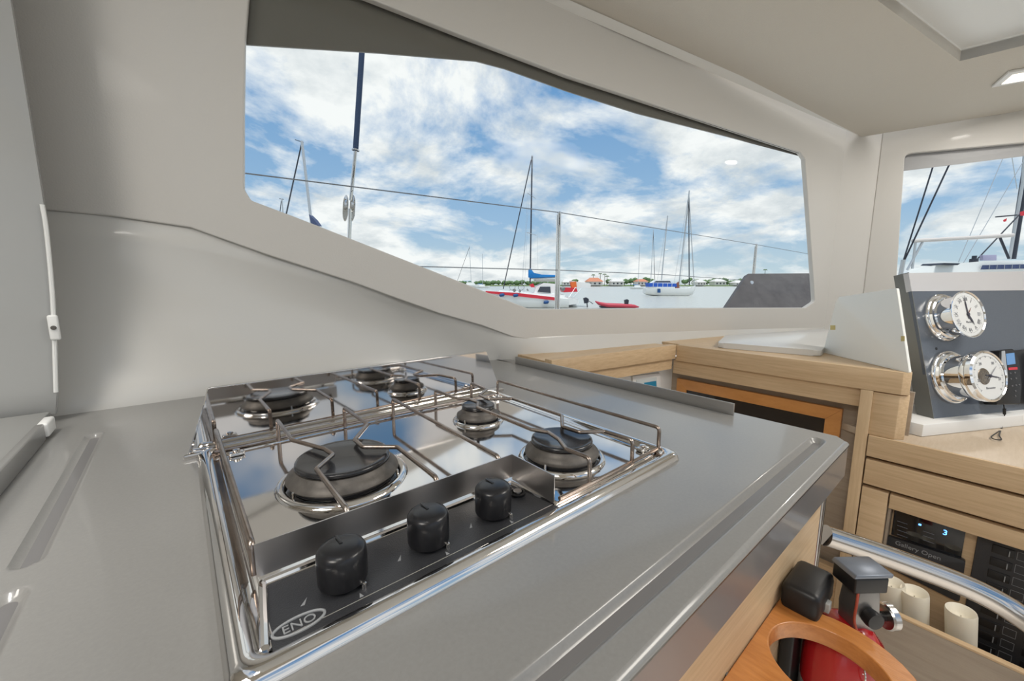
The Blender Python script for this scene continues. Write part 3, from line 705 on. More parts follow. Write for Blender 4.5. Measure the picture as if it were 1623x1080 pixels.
# flat white side cover standing on the oak shelf
t = thing('white_side_panel', 'plain white upright panel with two yellow tape marks on the oak shelf', 'panel', Z(1370, 575, .024))
q0, q1 = Z(1304, 559, .0235), Z(1441, 592, .0235)
sn = (q1-q0).cross(UP).normalized()
if sn.dot(CAM-q0) < 0: sn = -sn
def SP(x, y, off=0): return on((x, y), q0+sn*off, sn)
q = fillet([SP(*p) for p in [(1304, 559), (1325, 478), (1330, 471), (1421, 457), (1441, 592)]], .004, 3, True)
obj('panel', prism(q, -sn*.006, .0008), mat('bright_white', (.90, .91, .87), .35), t)
TAPE = flat('yellow_tape', (.62, .52, .22), .6)
for r_ in ((1316, 516, 1324, 523), (1428, 533, 1434, 541)):
    obj('tape_mark', prism([SP(r_[0], r_[1], .0003), SP(r_[2], r_[1], .0003), SP(r_[2], r_[3], .0003), SP(r_[0], r_[3], .0003)], sn*.0002), TAPE, t)
# raised white tray behind the shelf
q = fillet([Z(*p, .040) for p in [(1137, 543), (1150, 532), (1316, 521), (1330, 525), (1302, 556)]], .02, 4, True)
o = obj('trim_8', prism(q, (0, 0, -.0168), .003), GLOSS); o['kind'] = 'structure'

# clock and barometer
def gauge(name, lab, base_px, face_px, rb, rf, lng, lip):
    bc = PP(*base_px, .0005)
    t = thing(name, lab, name, bc)
    obj('base_flange', lathe([(rb, 0), (rb, .004), (rb*.97, .007), (rb*.93, .008), (rb*.90, .013), (rb*.84, .015), (rb*.80, .011), (rb*.78, .011)], bc, pn, 64), CHROME, t, 40)
    if lip: prof = [(rb*.78, .010), (rb*.78, lng*.62), (rf*1.0, lng*.66), (rf*1.03, lng*.74), (rf*1.0, lng*.80), (rf*1.06, lng*.84), (rf*1.06, lng*.96), (rf*.99, lng), (rf*.95, lng-.002)]
    else: prof = [(rb*.78, .010), (rb*.78, lng*.90), (rf*1.0, lng*.93), (rf*1.01, lng*.99), (rf*.98, lng), (rf*.94, lng-.002)]
    obj('case', lathe(prof, bc, pn, 64), CHROME, t, 40)
    fc = bc+pn*(lng-.003)
    dl = obj('dial', lathe([(0, 0), (rf*.955, 0)], fc, pn, 64), DIAL, t)
    return t, fc, dl
gu = (pd if pd.cross(pup).dot(pn) > 0 else -pd)
gw = pup; CR = Vector((0, 0, 0))
def dialpt(fc, ang, r, h=.0008):                  # clockwise from twelve
    q = math.radians(ang); return fc + gw*(r*math.cos(q)) + gu*(r*math.sin(q)) + pn*h
INK = flat('dial_ink', (.05, .05, .07), .5); INKL = flat('dial_ink_light', (.30, .31, .33), .6)
def hand(fc, ang, l, w, t, name='hand', tail=.2, h=.0012, m=None):
    q = dialpt(fc, ang, 1, h)-fc-pn*h; s = q.cross(pn)
    c_ = fc+pn*h
    obj(name, prism([c_-q*l*tail+s*w*.4, c_+q*l*.55+s*w*.5, c_+q*l, c_+q*l*.55-s*w*.5, c_-q*l*tail-s*w*.4], pn*.0004), m or INK, t)
def px_r(px_len, P): return px_len*camdepth(P)/F
bP = PP(1498, 505); dpt = camdepth(bP)
rb = 45.5*dpt/F/ (1.0); print('clock depth', dpt, 'r', rb)
t, fc, dl = gauge('clock', 'round chrome ship clock with white roman dial, upper of the two instruments', (1494, 504), None, rb*.84, rb*.78, .052, False)
for i in range(60):
    A1, A2 = dialpt(fc, i*6, rb*.63), dialpt(fc, i*6, rb*(.615 if i % 5 else .60))
    if i == 0: bmT = B()
    add_tube(bmT, [A1, A2], .0003 if i % 5 else .0006, 4)
obj('minute_track', bmT, INKL, dl)
rom = ['XII', 'I', 'II', 'III', 'IIII', 'V', 'VI', 'VII', 'VIII', 'IX', 'X', 'XI']
for i, s in enumerate(rom):
    q = math.radians(i*30); rdir = gw*math.cos(q)+gu*math.sin(q); tdir = gu*math.cos(q)-gw*math.sin(q)
    text('numeral', s, rb*.17, fc+rdir*rb*.51+pn*.0006, tdir, rdir, INKL, dl)
hand(fc, -4, rb*.60, rb*.05, t, 'minute_hand', .25); hand(fc, 150, rb*.42, rb*.07, t, 'hour_hand', .1); hand(fc, 40, rb*.30, rb*.03, t, 'alarm_hand', .1, m=flat('brown_ink', (.25, .12, .1)))
obj('centre_boss', lathe([(rb*.06, 0), (rb*.05, .002), (0, .0025)], fc+pn*.001, pn, 20), INK, t)
text('dial_script', 'Marine', rb*.10, fc-gw*rb*.26+pn*.0006, gu, gw, INKL, dl)
bP = PP(1515, 602); dpt = camdepth(bP); rb = 49.5*dpt/F
t, fc, dl = gauge('barometer', 'round chrome barometer with long case, lower of the two instruments', (1506, 598), None, rb*.86, rb*.74, .074, True)
bmT = B()
for i in range(61):
    an = -135+i*4.5; add_tube(bmT, [dialpt(fc, an, rb*.62), dialpt(fc, an, rb*(.59 if i % 5 else .565))], .0003 if i % 5 else .0006, 4)
obj('scale_marks', bmT, INKL, dl)
obj('movement_window', lathe([(0, .0004), (rb*.22, .0004), (rb*.24, .0012), (rb*.25, .0004)], fc-gu*rb*.20, pn, 32), mat('brass_movement', (.32, .27, .20), .35, .8, col2=(.12, .10, .09), noise_=300), dl)
hand(fc+gu*rb*.05, 50, rb*.45, rb*.03, t, 'set_hand', .3, m=INKL); hand(fc+gu*rb*.05, 100, rb*.45, rb*.035, t, 'pointer', .4)
obj('centre_boss', lathe([(rb*.055, 0), (rb*.045, .002), (0, .0025)], fc+gu*rb*.05+pn*.001, pn, 20), INK, t)
for k, s in enumerate(('28', '29', '30', '31')):
    q = math.radians(-105+k*70); text('numeral', s, rb*.12, fc+(gw*math.cos(q)+gu*math.sin(q))*rb*.46+pn*.0006, gu, gw, INKL, dl)
text('dial_script', 'Barometer', rb*.09, fc-gw*rb*.36+pn*.0006, gu, gw, INKL, dl)

# handset
t = thing('radio_handset', 'black handheld radio with small blue screen clipped to the grey panel', 'radio', PP(1600, 640))
def HP(x, y, off): return PP(x, y, off)
ho = .034
q = fillet([HP(*p, ho) for p in [(1585, 556), (1607, 553.5), (1615, 570), (1619, 612), (1618, 641), (1580, 642), (1579, 606)]], .004, 3, True)
obj('body', prism(q, -pn*.026, .003), RUBBER, t)
q = fillet([HP(*p, ho+.0005) for p in [(1587, 557), (1592, 556), (1597, 600), (1592, 606), (1586, 600)]], .002, 3, True)
obj('side_trim', prism(q, pn*.001), flat('silver_plastic', (.5, .52, .54), .35, metal=.4), t)
obj('screen', prism([HP(*p, ho+.0005) for p in [(1594, 561), (1607, 559.5), (1609, 577), (1596, 579)]], pn*.0008), mat('lcd_blue', (.10, .22, .42), .2, emit=(.10, .25, .5), es=.35), t)
obj('red_label', prism([HP(*p, ho+.0005) for p in [(1598, 583), (1612, 582), (1612.5, 586), (1598.5, 587)]], pn*.0005), HULLR, t)
for i, (bx, by) in enumerate([(1601, 592), (1608, 591), (1602, 601), (1610, 600), (1604, 612), (1610, 611), (1615, 610), (1609, 620), (1609, 628)]):
    obj('button', lathe([(.0022, 0), (.0020, .0012), (0, .0015)], HP(bx, by, ho), pn, 12), flat('grey_button', (.14, .14, .15), .5), t)
obj('cradle', prism([HP(*p, .001) for p in [(1573, 560), (1640, 552), (1640, 640), (1573, 640)]], pn*.012, .002), RUBBER, t)
bm = B(); lan = [HP(1591, 641, .03), HP(1592, 652, .028), HP(1592, 660, .024), HP(1590, 672, .02), HP(1586, 682, .018)]
add_tube(bm, smoothline(lan), .0012, 8)
kz = DZ+.004
loop = [HP(1586, 682, .018), Z(1580, 686, kz), Z(1571, 693, kz), Z(1578, 697, kz), Z(1587, 697, kz), Z(1584, 690, kz), HP(1587, 681, .018)]
add_tube(bm, smoothline(loop), .0012, 8); ico(bm, HP(1586, 681, .018), .005, 2, .1); add_tube(bm, [HP(1592, 648, .029), HP(1592, 657, .026)], .003, 10)
obj('lanyard', bm, RUBBER, t)
t = thing('black_pouch', 'black holder at the right edge of the frame beside the handheld radio', 'holder', PP(1640, 600))
obj('body', prism([HP(*p, .001) for p in [(1619, 560), (1660, 556), (1660, 640), (1621, 641)]], pn*.03, .003), RUBBER, t)

# ================================================================== CEILING LAMPS
LITM = mat('lamp_diffuser', (1, .95, .85), .5, emit=(1, .88, .70), es=2.2)
def lamp(name, lab, ctr, u, w, n, sz, power, grp=None, asz=None):
    t = thing(name, lab, 'ceiling light', ctr, grp)
    u = Vector(u).normalized(); w = Vector(w).normalized(); n = Vector(n).normalized()
    def R_(s, h): return [ctr+u*sx*s+w*sy*s+n*h for sx, sy in ((-1, -1), (1, -1), (1, 1), (-1, 1))]
    obj('housing', prism(R_(sz, .0005), n*.008, .002), WHITE, t)
    obj('diffuser', prism(R_(sz*.62, .0088), n*.001), LITM, t)
    l = bpy.data.lights.new('lamp_glow', 'AREA'); l.shape = 'SQUARE'; l.size = (asz or sz)*1.2; l.energy = power; l.color = (1, .955, .89)
    lo_ = bpy.data.objects.new('lamp_glow', l); COL.objects.link(lo_)
    lo_.parent = t; lo_.matrix_parent_inverse = Matrix.Translation(-Vector(ctr))
    lo_.matrix_basis = Matrix.Translation(ctr+n*.012) @ n.to_track_quat('Z', 'Y').to_matrix().to_4x4() @ Matrix.Rotation(pi, 4, 'X')
    return t
pnl = (G-Cc).cross(e2).normalized()
if pnl.z > 0: pnl = -pnl
def CP(x, y): return on((x, y), Cc, pnl)
a0, a1_, a2_, a3_ = CP(1586, 135), CP(1601, 112), CP(1650, 100), CP(1640, 126)
u_ = (a3_-a0).normalized(); w_ = pnl.cross(u_)
lamp('ceiling_light', 'square white recessed light in the forward headliner at the right edge', (a0+a2_)/2, u_, w_, pnl, .045, LAMP*.12, None)
# larger fill lights, out of view, added to brighten the saloon
RZ = Vector((0, 0, -1))
for i, (lx, ly, lz) in enumerate([(-1.05, -.2, 1.158)]):
    lamp('fill_light', 'added white fill light at the aft end, out of view', Vector((lx, ly, lz)), (1, 0, 0), (0, -1, 0), RZ, .30, LAMP, None, .5)

rn = (gh.cross(g2)).normalized()
if rn.z > 0: rn = -rn
uu = gh.normalized()
lamp('fill_light', 'added white fill light under the recessed ceiling, out of view', G+gh*.42+g2*.62+Wz*HZ+rn*.002, uu, rn.cross(uu), rn, .30, LAMP*.68, None, .5)  # second added fill light, brings up the forward right side
# ================================================================== OUTSIDE
SEA = CAM.z-2.2
def wave():
    m = mat('sea_water', (.46, .47, .44), .22, spec=.5)
    t = m.node_tree; p = t.nodes['Principled BSDF']; tcn = t.nodes.new('ShaderNodeTexCoord')
    n = t.nodes.new('ShaderNodeTexNoise'); n.inputs['Scale'].default_value = 1.6; n.inputs['Detail'].default_value = 5
    t.links.new(tcn.outputs['Object'], n.inputs['Vector']); b_ = t.nodes.new('ShaderNodeBump'); b_.inputs['Strength'].default_value = .8; b_.inputs['Distance'].default_value = .25
    t.links.new(n.outputs[0], b_.inputs['Height']); t.links.new(b_.outputs[0], p.inputs['Normal']); return m
bm = B(); bmesh.ops.create_grid(bm, x_segments=8, y_segments=8, size=1500); bm.transform(Matrix.Translation((0, 0, SEA)))
o = obj('water', bm, wave()); o['kind'] = 'structure'
ORI = lambda px, d: Vector((0, 0, 0)) + CAM*0 + Vector(((fh*d + rh*((px-CX)*d/ (F*1.0))).x, (fh*d + rh*((px-CX)*d/F)).y, SEA))
def seat(px, py_water):
    """point of the water surface seen at that height below the horizon"""
    return Z(px, py_water, SEA)

p1d, p2d = D(886.5, 338, 2.65), D(1199, 388, 4.8)
bm = prism([vert_at(wu_at(-.9, 0, .06), -.35), vert_at(c1-WUn*.06, -.35), vert_at(c2-WFn*.06-WUn*.04, -.35), vert_at(c2-WFn*.06+WFd*2.6, -.35), vert_at(c2-WFn*1.3+WFd*2.6, -.35), vert_at(p2d+fh*1.2+rh*.4, -.35), vert_at(p2d-rh*.2+fh*.25, -.35), vert_at(p1d-rh*.1+fh*.25, -.35), vert_at(D(100, 449, 1.9), -.35)], (0, 0, -.05))
o = obj('side_deck', bm, WHITE); o['kind'] = 'structure'
# own boat: guard wires, posts, shroud, dark hatch panel
post1 = D(888, 492, 2.65); p1t = D(886.5, 338, 2.65); p2t = D(1199, 388, 4.8)
t = thing('stanchion', 'near steel guard-rail post rising in front of the red striped catamaran', 'post', Vector((p1t.x, p1t.y, -.35)), 'guard-rail posts')
b0 = Vector((p1t.x, p1t.y, -.35))
obj('tube', tube([b0, p1t], .0125, 16), STEEL, t); obj('inner_tube', tube([b0+rh*-.02, Vector((p1t.x, p1t.y, p1t.z-.01))+rh*-.012], .005, 8), STEEL, t); obj('cap', lathe([(.013, 0), (.012, .008), (0, .012)], p1t, seg=16), STEEL, t)
obj('base', lathe([(.03, 0), (.03, .008), (.016, .02), (.016, .04)], b0, seg=20), STEEL, t)
t = thing('stanchion', 'farther steel guard-rail post above the dark slanted panel', 'post', Vector((p2t.x, p2t.y, -.35)), 'guard-rail posts')
b0 = Vector((p2t.x, p2t.y, -.35))
obj('tube', tube([b0, p2t], .0125, 16), STEEL, t); obj('inner_tube', tube([b0+rh*-.03, p2t+rh*-.014-UP*.02], .005, 8), STEEL, t); obj('cap', lathe([(.013, 0), (.012, .008), (0, .012)], p2t, seg=16), STEEL, t)
obj('base', lathe([(.03, 0), (.03, .008), (.016, .02), (.016, .04)], b0, seg=20), STEEL, t)
WIREM = mat('guard_wire', (.20, .20, .21), .35, .7)
up_w = [D(250, 259, 1.35), D(390, 275, 1.68), p1t+UP*.004, p2t, D(1300, 406, 5.5), D(1420, 425, 6.4)]
lo_w = [D(480, 418, 1.95), D(640, 422, 2.2), D(888, 428.5, 2.65), D(1060, 436, 3.7), D(1180, 444.5, 4.7), D(1290, 448, 5.5)]
o = obj('guard_wire', tube(up_w, .0028, 6), WIREM); tagit(o, 'thin upper guard wire crossing the whole side window', 'wire')
o = obj('guard_wire', tube(lo_w, .0028, 6), WIREM); tagit(o, 'thin lower guard wire just above the far shoreline', 'wire')
t = thing('shroud', 'rigging shroud in a dark blue sleeve with a steel toggle outside the side window', 'rigging', D(551, 378, 2.0))
s0 = D(577, 30, 2.0); s1 = D(563.5, 239, 2.0); s2 = D(556, 318, 2.0); s3 = D(545, 620, 1.98)
obj('blue_sleeve', tube([s0, s1], .0125, 16), mat('navy_sleeve', (.025, .05, .11), .6, bump=.5, bscale=60), t)
obj('sleeve_end', lathe([(.017, 0), (.017, .006), (.01, .006)], s1, (s0-s1), 20), STEEL, t)
obj('rod', tube([s1, s2], .0085, 14), STEEL, t)
for sgn in (-1, 1):
    cc_ = D(553+sgn*5.5, 330, 2.0); q = []
    ax_ = (s1-s3).normalized(); sd_ = rh
    for k in range(24):
        q_ = 2*pi*k/24; v = ax_*(.050*math.cos(q_)+ (.012 if math.cos(q_) > 0 else -.012)) + sd_*(.013*math.sin(q_)); q.append(cc_+v)
    tg = obj('toggle_plate', prism(q, fh*.004, .0008), STEEL, t)
    obj('pin', lathe([(.007, -.004), (.007, .008)], cc_+ax_*.035, fh, 12), STEEL, tg)
obj('lower_rod', tube([s2-(s1-s3).normalized()*.04, s3], .009, 14), STEEL, t)
t = thing('deck_panel', 'dark grey slanted deck hatch panel at the lower right of the side window', 'panel', D(1230, 490, 3.2))
dp = [D(1105, 556, 3.0), D(1186, 434, 3.45), D(1330, 433, 3.7), D(1340, 556, 3.15)]
obj('sheet', prism(dp, Vector((.02, .04, -.02)), .0), mat('dark_acrylic', (.07, .063, .065), .55, col2=(.115, .105, .105), noise_=8, spec=.3), t)
pln = (dp[1]-dp[0]).cross(dp[2]-dp[0]).normalized()
if pln.dot(CAM-dp[0]) < 0: pln = -pln
for p in ((1191, 449), (1281, 448)):
    obj('fastener', lathe([(.02, 0), (.018, .01), (0, .012)], on(p, dp[0], pln), pln, 14), SPARL, t)

# ---- generic boats: local frame at a waterline point, u to the right of the picture, d away
class Fr:
    def __init__(s, px, pyw, ang=0):
        s.o = seat(px, pyw); s.k = (s.o-CAM).dot(fh)/F; s.px = px; s.py = pyw
        a_ = math.radians(ang); s.u = rh*math.cos(a_)+fh*math.sin(a_); s.v = fh*math.cos(a_)-rh*math.sin(a_)
    def __call__(s, x, y, d=0): return s.o + s.u*((x-s.px)*s.k) + UP*((s.py-y)*s.k) + s.v*d
def hull(fr, xs_, sheer, half, name, m, parent, keel=None, d0=0, flat_stern=False):
    """xs_: pixel stations; sheer: top y; half: half beam in metres"""
    bm = B(); rings = []
    for i, (x, y, h) in enumerate(zip(xs_, sheer, half)):
        kb = keel[i] if keel else fr.py+1.5
        r = []
        for s, f in ((-1, 1), (-.96, .55), (-.72, .12), (0, 0), (.72, .12), (.96, .55), (1, 1)):
            r.append(bm.verts.new(fr(x, kb+(y-kb)*f, d0+h*s)))
        rings.append(r)
    for A_, B_ in zip(rings, rings[1:]):
        for k in range(6): bm.faces.new((A_[k], A_[k+1], B_[k+1], B_[k]))
        bm.faces.new((A_[0], B_[0], B_[6], A_[6]))
    bm.faces.new(rings[0]); bm.faces.new(rings[-1][::-1])
    return obj(name, bm, m, parent, 60)
def seg(fr, name, a_, b_, w, m, parent, da=0, db=0, n=6): return obj(name, tube([fr(*a_, da), fr(*b_, db)], w*fr.k, n), m, parent)
def blk(fr, name, poly, m, parent, d=0, th=1): return obj(name, prism([fr(x, y, d) for x, y in poly], fr.v*th), m, parent)

# red striped catamaran
f = Fr(850, 488)
t = thing('catamaran', 'white catamaran with red side stripe and blue sail cover moored off the window', 'boat', f(850, 488))
hull(f, [752, 768, 800, 840, 880, 900], [459, 461, 464, 467, 472, 474], [.1, .45, .7, .8, .8, .7], 'near_hull', HULLW, t, [486, 487, 489, 489.5, 489.5, 489])
hull(f, [768, 785, 820, 880, 915, 925], [461, 463, 465, 470, 474, 476], [.1, .4, .6, .7, .7, .6], 'far_hull', HULLW, t, [486, 487, 488, 488, 488, 487], d0=4.2)
def strip_(x0, x1, yt0, yt1, yb0, yb1, d): return [(x0, yt0), (x1, yt1), (x1, yb1), (x0, yb0)]
o = blk(f, 'red_stripe', [(771, 461.5), (820, 464.5), (884, 472), (884, 476.5), (820, 469.5), (771, 464.3)], HULLR, t, -.86, .5)
blk(f, 'deck', [(790, 462), (895, 468), (895, 474), (790, 468)], HULLW, t, 0, 4.2)
blk(f, 'coachroof', [(846, 467), (850, 455), (862, 449), (884, 451), (888, 470), (880, 472)], HULLW, t, .3, 3.4)
blk(f, 'windscreen', [(852, 463), (856, 455), (872, 455), (873, 465)], SHADE, t, .22, .1)
blk(f, 'roof_flash', [(839, 452), (845, 450), (848, 456), (842, 456)], HULLR, t, .2, .6)
blk(f, 'bimini', [(848, 443), (886, 443), (888, 447), (850, 447)], flat('canvas_grey', (.38, .38, .36), .8), t, .5, 3)
blk(f, 'stern_deck', [(884, 470), (916, 474), (918, 482), (886, 486)], HULLW, t, .2, 3.6)
blk(f, 'cockpit_cloth', [(892, 456), (914, 457), (916, 463), (894, 464)], HULLR, t, .4, 2.4)
blk(f, 'orange_bag', [(905, 448), (914, 447), (915, 456), (907, 457)], flat('orange_canvas', (.75, .17, .04), .7), t, .6, .6)
blk(f, 'tender_deck', [(908, 446), (938, 450), (938, 457), (912, 456)], HULLW, t, .8, 2.0)
seg(f, 'mast', (843.5, 250), (841.5, 449), 1.15, SPARD, t, 2, 2); mk = seg(f, 'forestay', (842, 256), (797, 459), .85, SPARD, t, 2, 2)
for a_, b_ in (((836, 309), (850, 312)), ((835, 369), (852, 371))): seg(f, 'spreader', a_, b_, .5, SPARL, t, 1.3, 2.7)
for a_, b_ in (((844, 252), (826, 460)), ((836, 309), (828, 462)), ((852, 371), (853, 430)), ((836, 369), (831, 462))): seg(f, 'stay_wire', a_, b_, .16, SPARL, t, 1.5, .6)
bm = prism([f(x, y, 1.8) for x, y in [(838.5, 428), (842.5, 425.5), (847, 433), (860, 435.5), (883, 436), (883.5, 439.5), (842, 441.5), (838.5, 440)]], f.v*.5, .03); obj('sail_cover', bm, SAILB, t)
seg(f, 'boom', (841, 442), (884, 440.5), .7, SPARL, t, 2, 2)
for x, y, s_ in ((796, 468, 1), (817, 468.5, 1), (864, 479, 1)): 
    bm = tube([f(x-4, y+ (1.5 if x > 850 else .3), -1.0), f(x-2.6, y, -1.0), f(x+2.6, y-.8, -1.0), f(x+4.4, y-1.2, -1.0)], [.03, 2.8*f.k*.9, 2.8*f.k*.9, .03], 12); obj('fender', bm, FENDB, t)
for x in (812, 826): obj('bicycle_wheel', tube([f(x+4.5*math.cos(k*pi/10), 456+4.5*math.sin(k*pi/10), .3) for k in range(20)], .3*f.k, 6, True), SPARD, t)
bm = B()
for k in range(16):
    x = random.uniform(815, 900); ico(bm, f(x, 461+random.uniform(-4, 5)-(x > 845)*6, random.uniform(-.2, 2)), random.uniform(.08, .22), 1, .3)
obj('deck_gear', bm, mat('mixed_gear', (.05, .07, .09), .7, col2=(.4, .4, .38), noise_=2), t)
for a_, b_ in (((808, 462), (808, 455)), ((830, 463), (830, 455)), ((884, 462), (884, 450)), ((900, 472), (912, 456)), ((905, 474), (921, 458))): seg(f, 'rail_post', a_, b_, .35, SPARL, t, -.4, .2)
# outboard on the stern
t = thing('outboard_motor', 'dark outboard motor hanging behind the catamaran stern', 'motor', seat(931, 488))
f2 = Fr(931, 487)
blk(f2, 'cowling', [(924, 473), (928, 471.5), (932, 474), (931.5, 480), (926, 481)], SPARD, t, -.3, .4); seg(f2, 'shaft', (930, 479), (931, 487), .8, SPARD, t); seg(f2, 'tiller', (931, 476), (940, 482), .5, SPARD, t)
# dinghy
f = Fr(977, 489)
t = thing('inflatable_dinghy', 'small red inflatable dinghy floating behind the catamaran', 'dinghy', f(977, 489))
for d_ in (-.45, .45):
    bm = tube([f(943.5, 478, 0), f(950, 481.5, d_*.7), f(962, 483.8, d_), f(985, 484.6, d_), f(1003, 485.5, d_), f(1010, 486.5, d_)], [.05, 2.6*f.k, 3.0*f.k, 3.0*f.k, 2.8*f.k, .04], 14)
    obj('tube', bm, DINGR, t, 80)
blk(f, 'floor', [(950, 485), (1003, 486), (1003, 488), (952, 488)], SPARD, t, -.4, .8)
blk(f, 'engine', [(989, 476), (993, 474.5), (995.5, 476), (995, 483), (990, 483)], SPARD, t, -.15, .3)
# blue canopy ketch
f = Fr(1058, 469)
t = thing('sailing_ketch', 'white two-masted ketch with bright blue canopy anchored in mid water', 'boat', f(1058, 469))
hull(f, [1021, 1026, 1045, 1070, 1087, 1097, 1101], [457, 456, 457, 457.5, 457, 454.5, 453], [.9, 1.0, 1.2, 1.1, .8, .35, .05], 'hull', HULLW, t, [466, 468, 470, 470, 470, 467, 458])
blk(f, 'canopy', [(1024, 449), (1067, 450), (1068, 455), (1025, 455)], flat('canopy_blue', (.02, .10, .50), .6), t, -1.1, 1.8)
for x in (1031, 1038, 1046, 1053, 1060): seg(f, 'canopy_seam', (x, 449), (x, 455), .3, HULLW, t, -1.13, -1.13)
blk(f, 'deckhouse', [(1030, 449), (1036, 445), (1060, 445), (1064, 449)], HULLW, t, -.6, 1.2)
blk(f, 'windows', [(1034, 448), (1037, 446), (1058, 446), (1060, 448)], SHADE, t, -.66, .1)
blk(f, 'fender', [(1038, 458), (1042, 458), (1042.5, 464), (1038, 464)], FENDB, t, -1.3, .2)
seg(f, 'mizzen_mast', (1051.5, 347), (1047, 449), .8, SPARL, t); seg(f, 'radar_arm', (1050, 398), (1055, 398), .9, HULLW, t)
seg(f, 'main_mast', (1082.5, 310), (1075, 452), .9, SPARL, t)
for a_, b_ in (((1082, 314), (1099, 453)), ((1082, 316), (1091, 452))): seg(f, 'furled_sail', a_, b_, .7, SPARD if a_[1] == 316 else SPARL, t)
for a_, b_ in (((1082, 312), (1067, 452)), ((1083, 312), (1078, 452)), ((1051, 350), (1040, 452)), ((1078, 357), (1084, 357))): seg(f, 'stay_wire', a_, b_, .2, SPARL, t)
blk(f, 'bulwark', [(1066, 452), (1071, 447), (1073, 457), (1067, 457)], flat('brown_trim', (.25, .09, .06)), t, -.9, .3)
for x in (1074, 1080, 1086, 1092): seg(f, 'rail_post', (x, 457), (x+.5, 451), .25, SPARL, t, -.8, -.8)
seg(f, 'guard_line', (1072, 451.5), (1099, 449), .2, SPARL, t, -.8, 0)
# small sloops
def sloop(px, py, w, top, lab, mw=.5, foot=None, tilt=0, hullm=HULLW, stay=None):
    f = Fr(px, py); t = thing('sailboat', lab, 'boat', f(px, py), None)
    hh = w*.13
    hull(f, [px-w/2, px-w*.42, px-w*.1, px+w*.25, px+w*.45, px+w/2], [py-hh*1.05, py-hh, py-hh, py-hh*1.1, py-hh*1.25, py-hh*1.35], [.7, .9, 1.1, .9, .4, .05], 'hull', hullm, t, [py-.5]*6)
    blk(f, 'cabin', [(px-w*.25, py-hh), (px-w*.2, py-hh*1.9), (px+w*.1, py-hh*1.8), (px+w*.2, py-hh)], HULLW, t, -.5, 1)
    seg(f, 'mast', (px+tilt, top), (px, py-hh), mw, SPARL, t)
    if stay: seg(f, 'forestay', (px+tilt, top+2), (px+stay, py-hh), mw*.8, SPARD, t)
    seg(f, 'boom', (px, py-hh*2.3), (px-w*.35, py-hh*2.3), mw*.9, SAILB if w > 20 else SPARL, t)
    return t
sloop(1011, 458.5, 24, 391, 'white sloop anchored left of the blue canopied ketch', .35)
sloop(1031, 457, 18, 368, 'slim masted sloop half hidden by the blue canopied ketch', .4, stay=7)
sloop(747, 456, 34, 392, 'pale sailboat with slanting stay at the left by the window edge', .35, tilt=-2, stay=-24)
sloop(765, 457, 22, 404, 'pale sailboat with thin mast just left of the striped catamaran', .35)
# masts of boats seen above the left window corner
t = thing('sailboat', 'tall grey mast with a dark furled sail behind the lower left window edge', 'boat', Fr(512, 520)(512, 520))
f = Fr(512, 520)
seg(f, 'mast', (499, 239), (512, 500), 2.0, SPARL, t); seg(f, 'furled_sail', (498, 244), (462, 362), 1.0, SPARD, t)
seg(f, 'masthead_vane', (489, 237), (501, 241), .5, SPARD, t); blk(f, 'sail_cover', [(505, 346), (512, 353), (518, 362), (508, 362)], flat('navy_cover', (.06, .08, .16), .7), t, -.2, .4)
hull(f, [440, 450, 490, 530, 560, 570], [505, 506, 507, 506, 504, 502], [.5, .7, .9, .9, .5, .05], 'hull', HULLW, t, [519]*6)
t = thing('sailboat', 'small forked masthead poking above the lower left window edge', 'boat', Fr(462, 500)(462, 500))
f = Fr(462, 500)
seg(f, 'mast', (461, 322), (463, 495), .9, SPARL, t); seg(f, 'stay_wire', (460, 325), (456, 345), .5, SPARD, t); seg(f, 'mast_arm', (457, 322), (464, 323), .4, SPARD, t)
hull(f, [430, 436, 460, 480, 492, 498], [493, 494, 494, 493, 492, 491], [.5, .7, .9, .9, .5, .05], 'hull', HULLW, t, [499]*6)

# far shore
SHD = 300.
def shore(px, py, d=SHD): return D(px, py, d)
bm = B(); land = []
g0 = D(560, 449, SHD); g1 = D(1330, 449, SHD*.95)
land = [Vector((g0.x, g0.y, SEA-.5)), Vector((g1.x, g1.y, SEA-.5)), Vector((g1.x, g1.y, SEA-.5))+fh*120, Vector((g0.x, g0.y, SEA-.5))+fh*120]
bm = prism(land, (0, 0, 1.05)); o = obj('shore_land', bm, flat('lawn', (.14, .24, .07), .9, col2=(.25, .28, .15), noise_=.05)); tagit(o, 'low green strip of land along the far side of the water', 'land')
def tree(px, hpx, wpx, d, lab):
    p = D(px, 449, d); p.z = SEA+.6; k = d/F; t = thing('shore_tree', lab, 'tree', p, 'trees along the far shore')
    bm = B()
    for i in range(5):
        ico(bm, p+rh*random.uniform(-.3, .3)*wpx*k+UP*(hpx*k*random.uniform(.45, .8)), wpx*k*random.uniform(.25, .42), 1, .22, (1, 1, .8))
    obj('crown', bm, LEAF, t, 180); obj('trunk', tube([p-UP*.5, p+UP*hpx*k*.5], .25, 6), flat('bark', (.12, .09, .06), .9), t)
def palm(px, hpx, d, lab):
    p = D(px, 449, d); p.z = SEA+.6; k = d/F; t = thing('palm_tree', lab, 'tree', p, 'palms along the far shore'); tp = p+UP*hpx*k
    obj('trunk', tube([p-UP*.5, tp], [.25, .15], 6), flat('bark', (.12, .09, .06), .9), t); bm = B()
    for i in range(9):
        q = i*2*pi/9; v = rh*math.cos(q)+fh*math.sin(q); add_tube(bm, [tp, tp+v*1.6*k+UP*.5*k, tp+v*3.2*k-UP*.8*k], [.35*k, .6*k, .05], 4)
    obj('fronds', bm, LEAF, t)
TL = 'dark green tree in the low line of trees along the far shore'
random.seed(3)
for x in range(728, 890, 9): tree(x, random.uniform(4, 7), 11, 330, TL)
for x in (912, 966, 975, 990, 1000, 1004, 1025, 1031): tree(x, random.uniform(8, 13), 11, 300, TL)
